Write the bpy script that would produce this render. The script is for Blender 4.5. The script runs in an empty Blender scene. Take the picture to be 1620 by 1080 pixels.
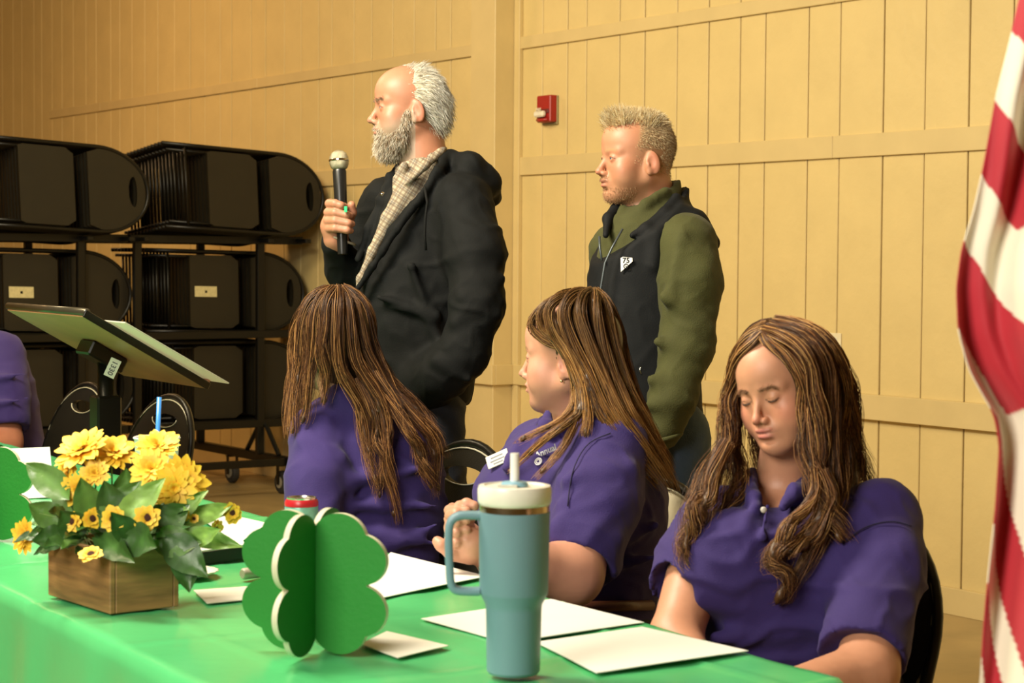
import bpy, bmesh, math, random
import numpy as np
from mathutils import Vector, Matrix
SC = bpy.context.scene
COL = SC.collection
rng = np.random.default_rng(7); random.seed(7)
PI = math.pi
# ------------------------------------------------------------------ camera, world, lights, exposure
FPX, CXP, CYP, HC = 3080.0, 810.0, 540.0, 1.34
PITCH = math.atan((CYP - 411.0) / FPX); ROLL = 0.007
cd = bpy.data.cameras.new('camera'); cam = bpy.data.objects.new('camera', cd); COL.objects.link(cam)
cd.sensor_width = 36.0; cd.lens = FPX / 1620.0 * 36.0; cd.clip_start = 0.05; cd.clip_end = 100
cam.matrix_world = Matrix.Translation((0, 0, HC)) @ Matrix.Rotation(PI/2 - PITCH, 4, 'X') @ Matrix.Rotation(ROLL, 4, 'Z')
cd.dof.use_dof = True; cd.dof.focus_distance = 5.0; cd.dof.aperture_fstop = 9.0
SC.camera = cam
wd = bpy.data.worlds.new('world'); SC.world = wd; wd.use_nodes = True
wd.node_tree.nodes['Background'].inputs[0].default_value = (1.0, .86, .6, 1)
wd.node_tree.nodes['Background'].inputs[1].default_value = 0.03
SC.view_settings.view_transform = 'Standard'; SC.view_settings.look = 'None'
SC.view_settings.gamma = 1.0; SC.view_settings.use_curve_mapping = False; SC.view_settings.exposure = 0.55
def area(name, loc, size, power, color, aim=None, sy=None):
    l = bpy.data.lights.new(name, 'AREA'); l.energy = power; l.color = color; l.shape = 'RECTANGLE'; l.size = size; l.size_y = sy or size
    o = bpy.data.objects.new(name, l); COL.objects.link(o); o.location = loc
    if aim is not None: o.rotation_euler = (Vector(aim) - Vector(loc)).to_track_quat('-Z', 'Y').to_euler()
    return o
WARM = (1.0, .83, .53); AMB = (1.0, .60, .28); FL = (1.0, .93, .80)
area('ceiling_or_fill_light', (-1.3, 3.7, 3.1), .7, 60, FL, (-.3, 4.6, .8))
area('ceiling_or_fill_light', (-2.4, 6.9, 3.5), 1.0, 62, WARM, (-.8, 9.2, .9))
area('ceiling_or_fill_light', (-1.5, .9, 2.25), 1.3, 70, FL, (.3, 3.8, .9))  # added frontal fill to brighten the faces, hung low, not a ceiling lamp
area('ceiling_or_fill_light', (-2.2, 3.6, 3.4), .9, 85, WARM, (1.0, 7.6, 1.5))
area('ceiling_or_fill_light', (-4.2, 11.0, 3.6), 1.0, 42, AMB, (-2.6, 12.5, .4))
# ------------------------------------------------------------------ pixel to point
_f = np.array([0, math.cos(PITCH), -math.sin(PITCH)]); _u = np.array([0, math.sin(PITCH), math.cos(PITCH)]); _r = np.array([1., 0, 0])
CAMP = np.array([0, 0, HC])
def ray(u, v):
    x = (u - CXP) / FPX; y = -(v - CYP) / FPX
    c, s = math.cos(ROLL), math.sin(ROLL)
    return _f + (c*x - s*y) * _r + (s*x + c*y) * _u
def P(u, v, D): return CAMP + ray(u, v) * D
def ZP(u, v, z):
    d = ray(u, v); return CAMP + d * (z - HC) / d[2]
WD = np.array([-.57097, .82097, 0]); WN = np.array([-.82097, -.57097, 0]); WA = np.array([1.6382, 7.4704, 0])   # wall direction, normal (to room), origin
def W(t, e, z): return WA + WD*t + WN*e + np.array([0, 0, z])
TD = np.array([.519, -.855, 0]); TD /= np.linalg.norm(TD); TN = np.array([-TD[1], TD[0], 0])                # table direction, normal away from camera
def T(t, n, z): return TD*t + TN*n + np.array([0, 0, z])
# ------------------------------------------------------------------ materials
MATS = {}
def mat(name, col=(.5, .5, .5), rough=.6, metal=0, attr=False, bump=0, bscale=60, var=.12, vscale=12, trans=0, spec=.5, sss=0, sheen=0, stretch=None, coat=0, bdist=.002):
    if name in MATS: return MATS[name]
    m = bpy.data.materials.new(name); m.use_nodes = True; MATS[name] = m
    nt = m.node_tree; N = nt.nodes; L = nt.links; b = N['Principled BSDF']
    b.inputs['Roughness'].default_value = rough; b.inputs['Metallic'].default_value = metal
    b.inputs['Specular IOR Level'].default_value = spec
    if trans: b.inputs['Transmission Weight'].default_value = trans
    if sss: b.inputs['Subsurface Weight'].default_value = sss; b.inputs['Subsurface Radius'].default_value = (.012, .005, .003); b.inputs['Subsurface Scale'].default_value = 1.0
    if sheen: b.inputs['Sheen Weight'].default_value = sheen; b.inputs['Sheen Roughness'].default_value = .5
    if coat: b.inputs['Coat Weight'].default_value = coat
    tc = N.new('ShaderNodeTexCoord'); mp = N.new('ShaderNodeMapping'); L.new(tc.outputs['Object'], mp.inputs[0])
    if stretch: mp.inputs['Scale'].default_value = stretch
    nz = N.new('ShaderNodeTexNoise'); nz.inputs['Scale'].default_value = vscale; nz.inputs['Detail'].default_value = 4; L.new(mp.outputs[0], nz.inputs['Vector'])
    mr = N.new('ShaderNodeMapRange'); mr.inputs[1].default_value = .25; mr.inputs[2].default_value = .75; mr.inputs[3].default_value = 1 - var; mr.inputs[4].default_value = 1 + var
    L.new(nz.outputs['Fac'], mr.inputs[0])
    mx = N.new('ShaderNodeVectorMath'); mx.operation = 'SCALE'; L.new(mr.outputs[0], mx.inputs['Scale'])
    if attr:
        at = N.new('ShaderNodeAttribute'); at.attribute_name = 'Col'; L.new(at.outputs['Color'], mx.inputs[0])
    else: mx.inputs[0].default_value = col
    L.new(mx.outputs[0], b.inputs['Base Color'])
    if bump:
        n2 = N.new('ShaderNodeTexNoise'); n2.inputs['Scale'].default_value = bscale; n2.inputs['Detail'].default_value = 3; L.new(mp.outputs[0], n2.inputs['Vector'])
        bp = N.new('ShaderNodeBump'); bp.inputs['Strength'].default_value = bump; bp.inputs['Distance'].default_value = bdist
        L.new(n2.outputs['Fac'], bp.inputs['Height']); L.new(bp.outputs[0], b.inputs['Normal'])
    return m
# ------------------------------------------------------------------ object helpers
def tag(o, label=None, cat=None, group=None, kind=None):
    if label: o['label'] = label
    if cat: o['category'] = cat
    if group: o['group'] = group
    if kind: o['kind'] = kind
    return o
def empty(name, loc, label=None, cat=None, group=None):
    o = bpy.data.objects.new(name, None); COL.objects.link(o); o.location = Vector(loc); o.empty_display_size = .05
    return tag(o, label, cat, group)
def wloc(o):
    v = Vector((0, 0, 0))
    while o is not None: v += o.location; o = o.parent
    return v
def npmesh(name, V, F, m, parent=None, smooth=True, col=None, rough=None):
    """V (n,3) world coordinates, F (k,3|4) index array"""
    V = np.asarray(V, dtype=np.float32); F = np.asarray(F, dtype=np.int32)
    if parent is not None: V = V - np.array(wloc(parent), dtype=np.float32)
    me = bpy.data.meshes.new(name); me.vertices.add(len(V)); me.vertices.foreach_set('co', V.ravel())
    k = F.shape[1]; me.loops.add(F.size); me.loops.foreach_set('vertex_index', F.ravel())
    me.polygons.add(len(F)); me.polygons.foreach_set('loop_start', np.arange(0, F.size, k, dtype=np.int32))
    try: me.polygons.foreach_set('loop_total', np.full(len(F), k, dtype=np.int32))
    except Exception: pass
    me.polygons.foreach_set('use_smooth', np.full(len(F), smooth, dtype=bool))
    if col is not None:
        a = me.color_attributes.new('Col', 'FLOAT_COLOR', 'POINT')
        c4 = np.ones((len(V), 4), dtype=np.float32); c4[:, :3] = col; a.data.foreach_set('color', c4.ravel())
    me.update(calc_edges=True); me.validate()
    me.materials.append(m); o = bpy.data.objects.new(name, me); COL.objects.link(o); o.parent = parent
    return o
class MB:
    """small polygon builder in world coordinates"""
    def __init__(s): s.bm = bmesh.new()
    def box(s, c, size, R=None, bev=0, seg=1):
        r = bmesh.ops.create_cube(s.bm, size=1.0); vs = r['verts']
        bmesh.ops.scale(s.bm, vec=size, verts=vs)
        if bev:
            es = list({e for v in vs for e in v.link_edges})
            g = bmesh.ops.bevel(s.bm, geom=es, offset=bev, segments=seg, affect='EDGES', profile=.5); vs = list({v for f in g['faces'] for v in f.verts} | {v for v in vs if v.is_valid})
        M = Matrix.Translation(Vector(c)) @ (R.to_4x4() if R is not None else Matrix.Identity(4))
        bmesh.ops.transform(s.bm, matrix=M, verts=vs); return s
    def tube(s, pts, r, n=8, close=False, cap=True):
        pts = [Vector(p) for p in pts]; N = len(pts); rs = r if hasattr(r, '__len__') else [r]*N
        rings = []; ref = None
        for i, p in enumerate(pts):
            if close: d = (pts[(i+1) % N] - pts[i-1])
            else: d = pts[min(i+1, N-1)] - pts[max(i-1, 0)]
            d.normalize()
            if ref is None: ref = d.orthogonal().normalized()
            ref = (ref - d*ref.dot(d)).normalized(); b = d.cross(ref)
            rings.append([s.bm.verts.new(p + (ref*math.cos(2*PI*k/n) + b*math.sin(2*PI*k/n))*rs[i]) for k in range(n)])
        for i in range(N if close else N-1):
            A, B = rings[i], rings[(i+1) % N]
            for k in range(n): s.bm.faces.new((A[k], A[(k+1) % n], B[(k+1) % n], B[k]))
        if cap and not close: s.bm.faces.new(rings[0][::-1]); s.bm.faces.new(rings[-1])
        return s
    def lathe(s, prof, c=(0, 0, 0), n=32, R=None):
        c = Vector(c); rings = []
        for (r, z) in prof:
            rings.append([s.bm.verts.new(c + ((R if R is not None else Matrix.Identity(3)) @ Vector((max(r, 1e-5)*math.cos(2*PI*k/n), max(r, 1e-5)*math.sin(2*PI*k/n), z)))) for k in range(n)])
        for A, B in zip(rings, rings[1:]):
            for k in range(n): s.bm.faces.new((A[k], A[(k+1) % n], B[(k+1) % n], B[k]))
        s.bm.faces.new(rings[0][::-1]); s.bm.faces.new(rings[-1]); return s
    def plate(s, outline, h0, h1, fn, holes=None):
        """extruded outline (2D list) mapped by fn(x,y,h); centre fan-free ngon"""
        a = [s.bm.verts.new(Vector(fn(x, y, h0))) for x, y in outline]; b = [s.bm.verts.new(Vector(fn(x, y, h1))) for x, y in outline]
        n = len(a)
        s.bm.faces.new(a[::-1]); s.bm.faces.new(b)
        for k in range(n): s.bm.faces.new((a[k], a[(k+1) % n], b[(k+1) % n], b[k]))
        return s
    def build(s, name, m, parent=None, smooth=False, label=None):
        bmesh.ops.recalc_face_normals(s.bm, faces=s.bm.faces[:])
        if parent is not None:
            w = wloc(parent); bmesh.ops.translate(s.bm, vec=-w, verts=s.bm.verts[:])
        me = bpy.data.meshes.new(name); s.bm.to_mesh(me); s.bm.free()
        if smooth:
            me.polygons.foreach_set('use_smooth', [True]*len(me.polygons))
            if smooth != True: me.set_sharp_from_angle(angle=smooth)
        me.materials.append(m); o = bpy.data.objects.new(name, me); COL.objects.link(o); o.parent = parent
        if label: o['label'] = label
        return o
def copy_tree(o, parent=None, label=None):
    c = o.copy(); COL.objects.link(c); c.parent = parent
    for ch in list(o.children): copy_tree(ch, c)
    if label: c['label'] = label
    return c
def rotz(a): return Matrix.Rotation(a, 3, 'Z')
def basis(x, y, z): return Matrix((Vector(x), Vector(y), Vector(z))).transposed()
def smooth_path(pts, m):
    p = np.asarray(pts, float); n = len(p); t = np.linspace(0, n-1, m); i = np.clip(t.astype(int), 0, n-2); f = (t-i)[:, None]
    p0 = p[np.maximum(i-1, 0)]; p1 = p[i]; p2 = p[i+1]; p3 = p[np.minimum(i+2, n-1)]
    return .5*((2*p1) + (-p0+p2)*f + (2*p0-5*p1+4*p2-p3)*f**2 + (-p0+3*p1-3*p2+p3)*f**3)
def snoise(p, s, seed=0):
    r = np.random.default_rng(seed); o = np.zeros(len(p))
    for k in range(7):
        w = r.normal(size=3); w /= np.linalg.norm(w); w *= s*(.6+.9*r.random()); o += np.sin(p@w + r.random()*6.28 + 1.3*np.sin(p@np.roll(w, 1)*.7 + r.random()*6))
    return o/3.5
# ------------------------------------------------------------------ implicit bodies
class SDF:
    def __init__(s): s.ops = []
    def add(s, f, lo, hi, k, op): s.ops.append((f, np.array(lo), np.array(hi), k, op))
    def cone(s, a, b, ra, rb=None, k=.02, op='u'):
        a = np.array(a, float); b = np.array(b, float); rb = ra if rb is None else rb; ab = b-a; L2 = max(ab@ab, 1e-9)
        def f(X, Y, Z):
            t = np.clip(((X-a[0])*ab[0]+(Y-a[1])*ab[1]+(Z-a[2])*ab[2])/L2, 0, 1)
            return np.sqrt((X-a[0]-t*ab[0])**2+(Y-a[1]-t*ab[1])**2+(Z-a[2]-t*ab[2])**2) - (ra+(rb-ra)*t)
        R = max(ra, rb); s.add(f, np.minimum(a, b)-R, np.maximum(a, b)+R, k, op); return s
    def chain(s, pts, rs, k=.02, op='u'):
        for i in range(len(pts)-1): s.cone(pts[i], pts[i+1], rs[i], rs[i+1], k, op)
        return s
    def ell(s, c, r, R=None, k=.02, op='u'):
        c = np.array(c, float); r = np.array(r, float); R = np.eye(3) if R is None else np.array(R)   # columns = local axes in world
        ext = np.sqrt(((R*r)**2).sum(1))
        def f(X, Y, Z):
            x = X-c[0]; y = Y-c[1]; z = Z-c[2]; a = 0; b = 0
            for i in range(3):
                q = R[0, i]*x+R[1, i]*y+R[2, i]*z; a = a+(q/r[i])**2; b = b+(q/r[i]**2)**2
            k0 = np.sqrt(a); return k0*(k0-1)/np.maximum(np.sqrt(b), 1e-6)
        s.add(f, c-ext, c+ext, k, op); return s
    def loft(s, rows, k=.02, infl=0, p=2.3, op='u'):
        """rows (v, uL, uR, D, half_depth)"""
        zs = []; cx = []; cy = []; A = []; B = []
        for v, uL, uR, D, hd in rows:
            a = P(uL, v, D); b = P(uR, v, D); zs.append((a[2]+b[2])/2); cx.append((a[0]+b[0])/2); cy.append((a[1]+b[1])/2); A.append((b[0]-a[0])/2+infl); B.append(hd+infl)
        o = np.argsort(zs); zs, cx, cy, A, B = [np.array(q)[o] for q in (zs, cx, cy, A, B)]
        zz = np.linspace(zs[0], zs[-1], 160); ker = np.hanning(19); ker /= ker.sum()
        def sm(q):
            w = np.interp(zz, zs, q); return np.convolve(np.pad(w, 9, 'edge'), ker, 'valid')
        CX, CY, AA, BB = sm(cx), sm(cy), sm(A), sm(B)
        def f(X, Y, Z):
            zc = np.clip(Z, zz[0], zz[-1]); x = np.interp(zc, zz, CX); y = np.interp(zc, zz, CY); a = np.interp(zc, zz, AA); b = np.interp(zc, zz, BB)
            d = ((np.abs((X-x)/a)**p+np.abs((Y-y)/b)**p)**(1/p)-1)*np.minimum(a, b)
            e = np.maximum(Z-(zz[-1]+infl), (zz[0]-infl)-Z)
            m_ = .02; h = np.maximum(m_-np.abs(d-e), 0)/m_
            return np.maximum(d, e)+h*h*m_*.25
        s.add(f, (CX.min()-A.max(), CY.min()-B.max(), zz[0]-infl), (CX.max()+A.max(), CY.max()+B.max(), zz[-1]+infl), k, op); return s
    def plane(s, pt, n, k=.006):
        """cut away the side the normal points to"""
        pt = np.array(pt, float); n = np.array(n, float); n /= np.linalg.norm(n)
        s.ops.append((lambda X, Y, Z: -((X-pt[0])*n[0]+(Y-pt[1])*n[1]+(Z-pt[2])*n[2]), None, None, k, 's')); return s
    def mesh(s, hc=.009, fine=(), hf=.0026, margin=.045):
        bb = [o for o in s.ops if o[1] is not None and o[4] == 'u']
        lo = np.min([o[1] for o in bb], 0)-.015; hi = np.max([o[2] for o in bb], 0)+.015
        ax = []
        for i in range(3):
            x = lo[i]; q = [x]
            while x < hi[i]:
                h = hc
                for a, b in fine:
                    if a[i]-.01 <= x <= b[i]: h = hf
                x += h; q.append(x)
            ax.append(np.array(q, dtype=np.float32))
        F = np.full([len(a) for a in ax], .3, dtype=np.float32)
        for f, l, h, k, op in s.ops:
            if l is None: sl = tuple(slice(None) for _ in range(3))
            else: sl = tuple(slice(max(0, np.searchsorted(ax[i], l[i]-margin)-1), np.searchsorted(ax[i], h[i]+margin)+1) for i in range(3))
            X, Y, Z = ax[0][sl[0]][:, None, None], ax[1][sl[1]][None, :, None], ax[2][sl[2]][None, None, :]
            if X.size*Y.size*Z.size == 0: continue
            d = f(X, Y, Z).astype(np.float32); a = F[sl]
            if op == 'u': hh = np.maximum(k-np.abs(a-d), 0)/k; F[sl] = np.minimum(a, d)-hh*hh*k*.25
            else: hh = np.maximum(k-np.abs(a+d), 0)/k; F[sl] = np.maximum(a, -d)+hh*hh*k*.25
        return nets(F, ax)
def nets(F, ax):
    S = (F < 0); c = np.zeros([n-1 for n in F.shape], dtype=np.int8)
    sl = [slice(0, -1), slice(1, None)]
    for i in (0, 1):
        for j in (0, 1):
            for k in (0, 1): c += S[sl[i], sl[j], sl[k]]
    act = (c > 0) & (c < 8); I, J, K = np.nonzero(act); idx = np.full(c.shape, -1, dtype=np.int32); idx[I, J, K] = np.arange(len(I))
    acc = np.zeros((len(I), 3)); cnt = np.zeros(len(I))
    cor = {(i, j, k): F[I+i, J+j, K+k] for i in (0, 1) for j in (0, 1) for k in (0, 1)}
    for (a, va) in cor.items():
        for d in range(3):
            if a[d]: continue
            b = list(a); b[d] = 1; vb = cor[tuple(b)]; m = (va < 0) != (vb < 0)
            t = np.where(m, va/np.where(m, va-vb, 1), 0)
            p = np.zeros((len(I), 3)); p += np.array(a); p[:, d] += t; acc[m] += p[m]; cnt[m] += 1
    acc /= cnt[:, None]; V = np.empty_like(acc)
    for d, q in enumerate((I, J, K)): V[:, d] = ax[d][q]+acc[:, d]*(ax[d][q+1]-ax[d][q])
    Q = []
    for d in range(3):
        s0 = [slice(None)]*3; s1 = [slice(None)]*3; s0[d] = slice(0, -1); s1[d] = slice(1, None)
        A = S[tuple(s0)]; B = S[tuple(s1)]; m = A != B
        e1, e2 = (d+1) % 3, (d+2) % 3
        ii = np.nonzero(m); ok = (ii[e1] > 0) & (ii[e2] > 0) & (ii[e1] < F.shape[e1]-1) & (ii[e2] < F.shape[e2]-1)
        ii = [q[ok] for q in ii]; inside = A[tuple(ii)]
        def g(o1, o2):
            q = [x.copy() for x in ii]; q[e1] -= o1; q[e2] -= o2; return idx[tuple(q)]
        q = np.stack([g(1, 1), g(0, 1), g(0, 0), g(1, 0)], 1); q[~inside] = q[~inside][:, ::-1]; Q.append(q)
    return V, np.concatenate(Q)
def vnormals(V, Q):
    n = np.cross(V[Q[:, 2]]-V[Q[:, 0]], V[Q[:, 3]]-V[Q[:, 1]]); N = np.zeros_like(V)
    for k in range(4): np.add.at(N, Q[:, k], n)
    return N/np.maximum(np.linalg.norm(N, axis=1, keepdims=True), 1e-12)
def strands(name, paths, r, m, parent, col, n=3, label=None, taper=.15):
    """paths (k,m,3) -> tubes; col (k,3)"""
    paths = np.asarray(paths, float); K, M, _ = paths.shape; r = np.broadcast_to(np.asarray(r, float), (K,))
    d = np.gradient(paths, axis=1); d /= np.maximum(np.linalg.norm(d, axis=2, keepdims=True), 1e-9)
    ref = np.tile(np.array([.3, -.9, .25]), (K, M, 1)); a = np.cross(d, ref); a /= np.maximum(np.linalg.norm(a, axis=2, keepdims=True), 1e-9); b = np.cross(d, a)
    tp = 1-(1-taper)*np.linspace(0, 1, M)**2
    V = np.empty((K, M, n, 3))
    for k in range(n):
        V[:, :, k] = paths+(a*math.cos(2*PI*k/n)+b*math.sin(2*PI*k/n))*(r[:, None]*tp[None])[:, :, None]
    base = (np.arange(K)*M*n)[:, None, None]+(np.arange(M-1)*n)[None, :, None]+np.arange(n)[None, None, :]
    nx = (np.arange(K)*M*n)[:, None, None]+(np.arange(M-1)*n)[None, :, None]+((np.arange(n)+1) % n)[None, None, :]
    Q = np.stack([base, nx, nx+n, base+n], 3).reshape(-1, 4)
    o = npmesh(name, V.reshape(-1, 3), Q, m, parent, True, (np.repeat(np.asarray(col), M*n, 0) if np.ndim(col) == 2 else np.repeat(np.asarray(col).reshape(-1, 3), n, 0)))
    if label: o['label'] = label
    return o
# ------------------------------------------------------------------ the setting
M_WALL = mat('wall_paint', (.70, .55, .25), .5, bump=.5, bscale=26, var=.05, vscale=5, bdist=.004)
M_TRIM = mat('trim_paint', (.66, .52, .25), .48, bump=.4, bscale=22, var=.05, vscale=6, bdist=.003)
M_FLOOR = mat('floor_concrete', (.40, .29, .13), .42, bump=.25, bscale=18, var=.22, vscale=3.5)
M_CEIL = mat('ceiling_paint', (.5, .42, .28), .8)
MB().box((-1.5, 6, -.05), (14, 20, .1)).build('floor', M_FLOOR)['kind'] = 'structure'
MB().box((-1.5, 6, 4.55), (14, 20, .1)).build('ceiling', M_CEIL)['kind'] = 'structure'
RW = basis(WD, WN, (0, 0, 1))
def wbox(name, t0, t1, e0, e1, z0, z1, m, parent=None, bev=.002, label=None):
    return MB().box(W((t0+t1)/2, (e0+e1)/2, (z0+z1)/2), (t1-t0, e1-e0, z1-z0), RW, bev).build(name, m, parent, label=label)
wall = wbox('wall_back', -4.5, 13.5, -.12, -.02, 0, 4.5, mat('wall_backing', (.3, .21, .08), .8), bev=0); wall['kind'] = 'structure'
gr = [-.132, .091, .312, .555, .741, 1.005, 1.165, 1.372, 1.589, 1.821, 2.008, 2.264, 2.416, 2.622]
g2 = [3.186, 3.452, 3.601, 3.814, 4.039, 4.264, 4.461, 4.716, 4.872, 5.085, 5.297, 5.541, 5.732, 6.002, 6.16, 6.384, 6.604, 6.847, 7.109, 7.32, 7.538]
pat = [.21, .16, .26, .19, .24, .22, .2]
lo = [gr[0]]; i = 0
while lo[-1] > -4.3: lo.append(lo[-1]-pat[i % 7]); i += 1
hi = [g2[-1]]; i = 0
while hi[-1] < 13.3: hi.append(hi[-1]+pat[i % 7]); i += 1
edges = sorted(lo[1:]+gr+g2+hi[1:])
for a, b in zip(edges, edges[1:]):
    j = random.uniform(-.0012, .0012)
    wbox('plank', a+.0035, b-.0035, -.02, j, 0, 4.5, M_WALL, wall, .0025)
# boards nailed across the planks (their lower edges throw the dark lines), split at the post
for a, b in ((-4.3, 2.822), (3.19, 9.05), (9.6, 13.4)):
    for (z0, z1, th) in ((2.39, 2.45, .015), (1.762, 1.852, .015), (.715, .815, .03), (0, .103, .022)):
        if a > 9 and z0 > 2: continue
        s = a
        while s < b-.01:
            e = min(b, s+2.44); wbox('batten', s, e-.002, 0, th, z0, z1, M_TRIM, wall, .002); s = e
post = wbox('trim_1', 2.84, 3.06, 0, .135, 0, 4.5, M_TRIM, bev=.003); post['kind'] = 'structure'
wbox('casing', 3.063, 3.178, 0, .028, 0, 4.5, M_TRIM, post); wbox('casing', 2.79, 2.837, 0, .022, 0, 4.5, M_TRIM, post)
wbox('rail_return', 2.815, 3.085, .1355, .158, .715, .815, M_TRIM, post); wbox('rail_return', 2.815, 2.8395, .03, .135, .715, .815, M_TRIM, post)
# remaining walls of the hall
M_W2 = mat('wall_paint_plain', (.6, .44, .19), .6)
MB().box((-8.3, 6, 2.25), (.2, 20, 4.5)).build('wall_left', M_W2)['kind'] = 'structure'
MB().box((-6.1, 15.9, 2.25), (4.2, .2, 4.5)).build('wall_far', M_W2)['kind'] = 'structure'
MB().box((-1.5, -3.9, 2.25), (14, .2, 4.5)).build('wall_front', M_W2)['kind'] = 'structure'
MB().box((5.3, 1, 2.25), (.2, 10, 4.5)).build('wall_right', M_W2)['kind'] = 'structure'
# ------------------------------------------------------------------ folding chairs
M_BLK = mat('black_metal', (.006, .0055, .004), .35, metal=.1, spec=.35)
M_PAD = mat('dark_plastic', (.0105, .009, .005), .42, bump=.3, bscale=300, var=.15)
M_CRM = mat('cream_plastic', (.62, .56, .4), .45)
M_CHR = mat('chrome', (.75, .7, .6), .15, metal=1)
M_STK = mat('sticker_paper', (.62, .56, .3), .6, var=.15, vscale=80)
M_RUB = mat('rubber', (.03, .028, .025), .7)
def arcp(cx, cy, rx, ry, a0, a1, n): return [(cx+rx*math.cos(a0+(a1-a0)*i/n), cy+ry*math.sin(a0+(a1-a0)*i/n)) for i in range(n+1)]
def back_outline(w, y0, h):
    """D shaped back panel, straight lower edge, round top; x across, y up"""
    return [(-w*.86, y0)] + [(-w, y0+.05)] + [(x, y) for x, y in arcp(0, y0+h*.42, w, h*.58, PI, 0, 20)] + [(w, y0+.05), (w*.86, y0)]
def panel_with_slot(mb, fn, w, y0, h, th, slot=True):
    """back panel made of strips with a D shaped hand hole near its top"""
    out = arcp(0, y0+h*.42, w, h*.58, 0, PI, 28); out = [(w*.9, y0)]+[(w, y0+h*.2)]+out+[(-w, y0+h*.2), (-w*.9, y0)]
    n = len(out); cx, cy = 0, y0+h*.80; rx, ry = w*.38, h*.095
    inn = []
    for (x, y) in out:
        a = math.atan2((y-cy)/ry*.5, (x-cx)/rx*.5); yy = math.sin(a)*ry; inn.append((cx+math.cos(a)*rx, cy+(yy if yy < 0 else yy*.55)))
    vs = []
    for ring in (out, inn):
        for h_ in (0, th): vs.append([mb.bm.verts.new(Vector(fn(x, y, h_))) for x, y in ring])
    o0, o1, i0, i1 = vs
    for k in range(n):
        l = (k+1) % n
        for A, B in ((o0, o1), (o1, i1), (i1, i0), (i0, o0)):
            try: mb.bm.faces.new((A[k], A[l], B[l], B[k]))
            except Exception: pass
def fold_chair(fn, name, label, group=None, sticker=False, panel=None, loc=(0, 0, 0)):
    """folded chair lying in its own plane: x across (width), y from feet (0) to top (.87), h thickness; fn maps to world"""
    root = empty(name, loc, label, 'chair', group); pm = panel or M_PAD
    w = .228
    lp = [(-w, 0), (-w, .3)]+arcp(0, .62, w, .25, PI, 0, 22)+[(w, .3), (w, 0)]
    MB().tube([fn(x, y, .012) for x, y in lp], .011, 8).build('frame', M_BLK, root, True)
    mb = MB(); panel_with_slot(mb, fn, w-.012, .57, .285, .016); mb.build('backrest', pm, root, False)
    so = [(-w+.03, .235), (-w+.02, .26)]+[(-w+.02, .46), (-w+.05, .50), (w-.05, .50), (w-.02, .46)]+[(w-.02, .26), (w-.03, .235)]
    mb = MB(); mb.plate(so, -.012, .018, fn); st = mb.build('seat', pm, root)
    for s_ in (-1, 1): MB().tube([fn(s_*(w-.03), .03, -.012), fn(s_*(w-.03), .48, -.012)], .009, 6).build('rear_leg', M_BLK, root, True)
    MB().tube([fn(-w, .12, .012), fn(w, .12, .012)], .008, 6).build('crossbar', M_BLK, root, True)
    MB().tube([fn(-w+.03, .07, -.012), fn(w-.03, .07, -.012)], .008, 6).build('crossbar', M_BLK, root, True)
    if sticker:
        mb = MB(); mb.plate([(-.03, .26), (.03, .26), (.03, .38), (-.03, .38)], .0185, .0195, fn); mb.build('sticker', M_STK, root)
        mb = MB(); mb.plate([(-.008, .315), (.006, .315), (.006, .327), (-.008, .327)], .0196, .02, fn); mb.build('sticker_print', M_BLK, root)
    return root
def rack_fn(t, e, ztop, tilt):
    """chair hung sideways: its length along -WN (feet into the room), top of chair against the wall"""
    c, s = math.cos(tilt), math.sin(tilt)
    def fn(x, y, h):
        a = (.87-y)*1.15
        zz = -.24+x; aa = a
        return W(t-h, e+aa*c+zz*s, ztop+aa*s+zz*c)
    return fn
tiers = [(1.93, .05, 4.70, .085, 'top tier'), (1.375, .02, 4.93, .08, 'middle tier'), (.865, .004, 4.93, .05, 'bottom tier')]
ORD = ['first', 'second', 'third', 'fourth', 'fifth', 'sixth', 'seventh', 'eighth', 'ninth', 'tenth', 'eleventh', 'twelfth', 'thirteenth', 'fourteenth']
for gi, (gsh, side) in enumerate(((0, 'right-hand'), (1.09, 'left-hand'))):
    for ti, (zt, tilt, t0, e0, tn) in enumerate(tiers):
        N = 14 if ti == 0 else 11
        loc0 = W(t0, e0+gsh+.5, zt-.5)
        base = fold_chair(rack_fn(t0, e0+gsh, zt, tilt), 'folding_chair', 'nearest black folding chair of the %s stack on the %s of the chair rack' % (side, tn), 'front chairs of the rack stacks', sticker=(ti == 1), loc=loc0)
        sp = .046
        for k in range(1, N):
            c = copy_tree(base); c.location = Vector(loc0)+Vector(WD*sp*k)+Vector((0, 0, -.0045*k if ti == 0 else 0))
            c['label'] = 'black folding chair, %s from the front of the %s stack on the %s' % (ORD[k], side, tn)
            c['group'] = 'chairs packed behind on the rack'
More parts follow.
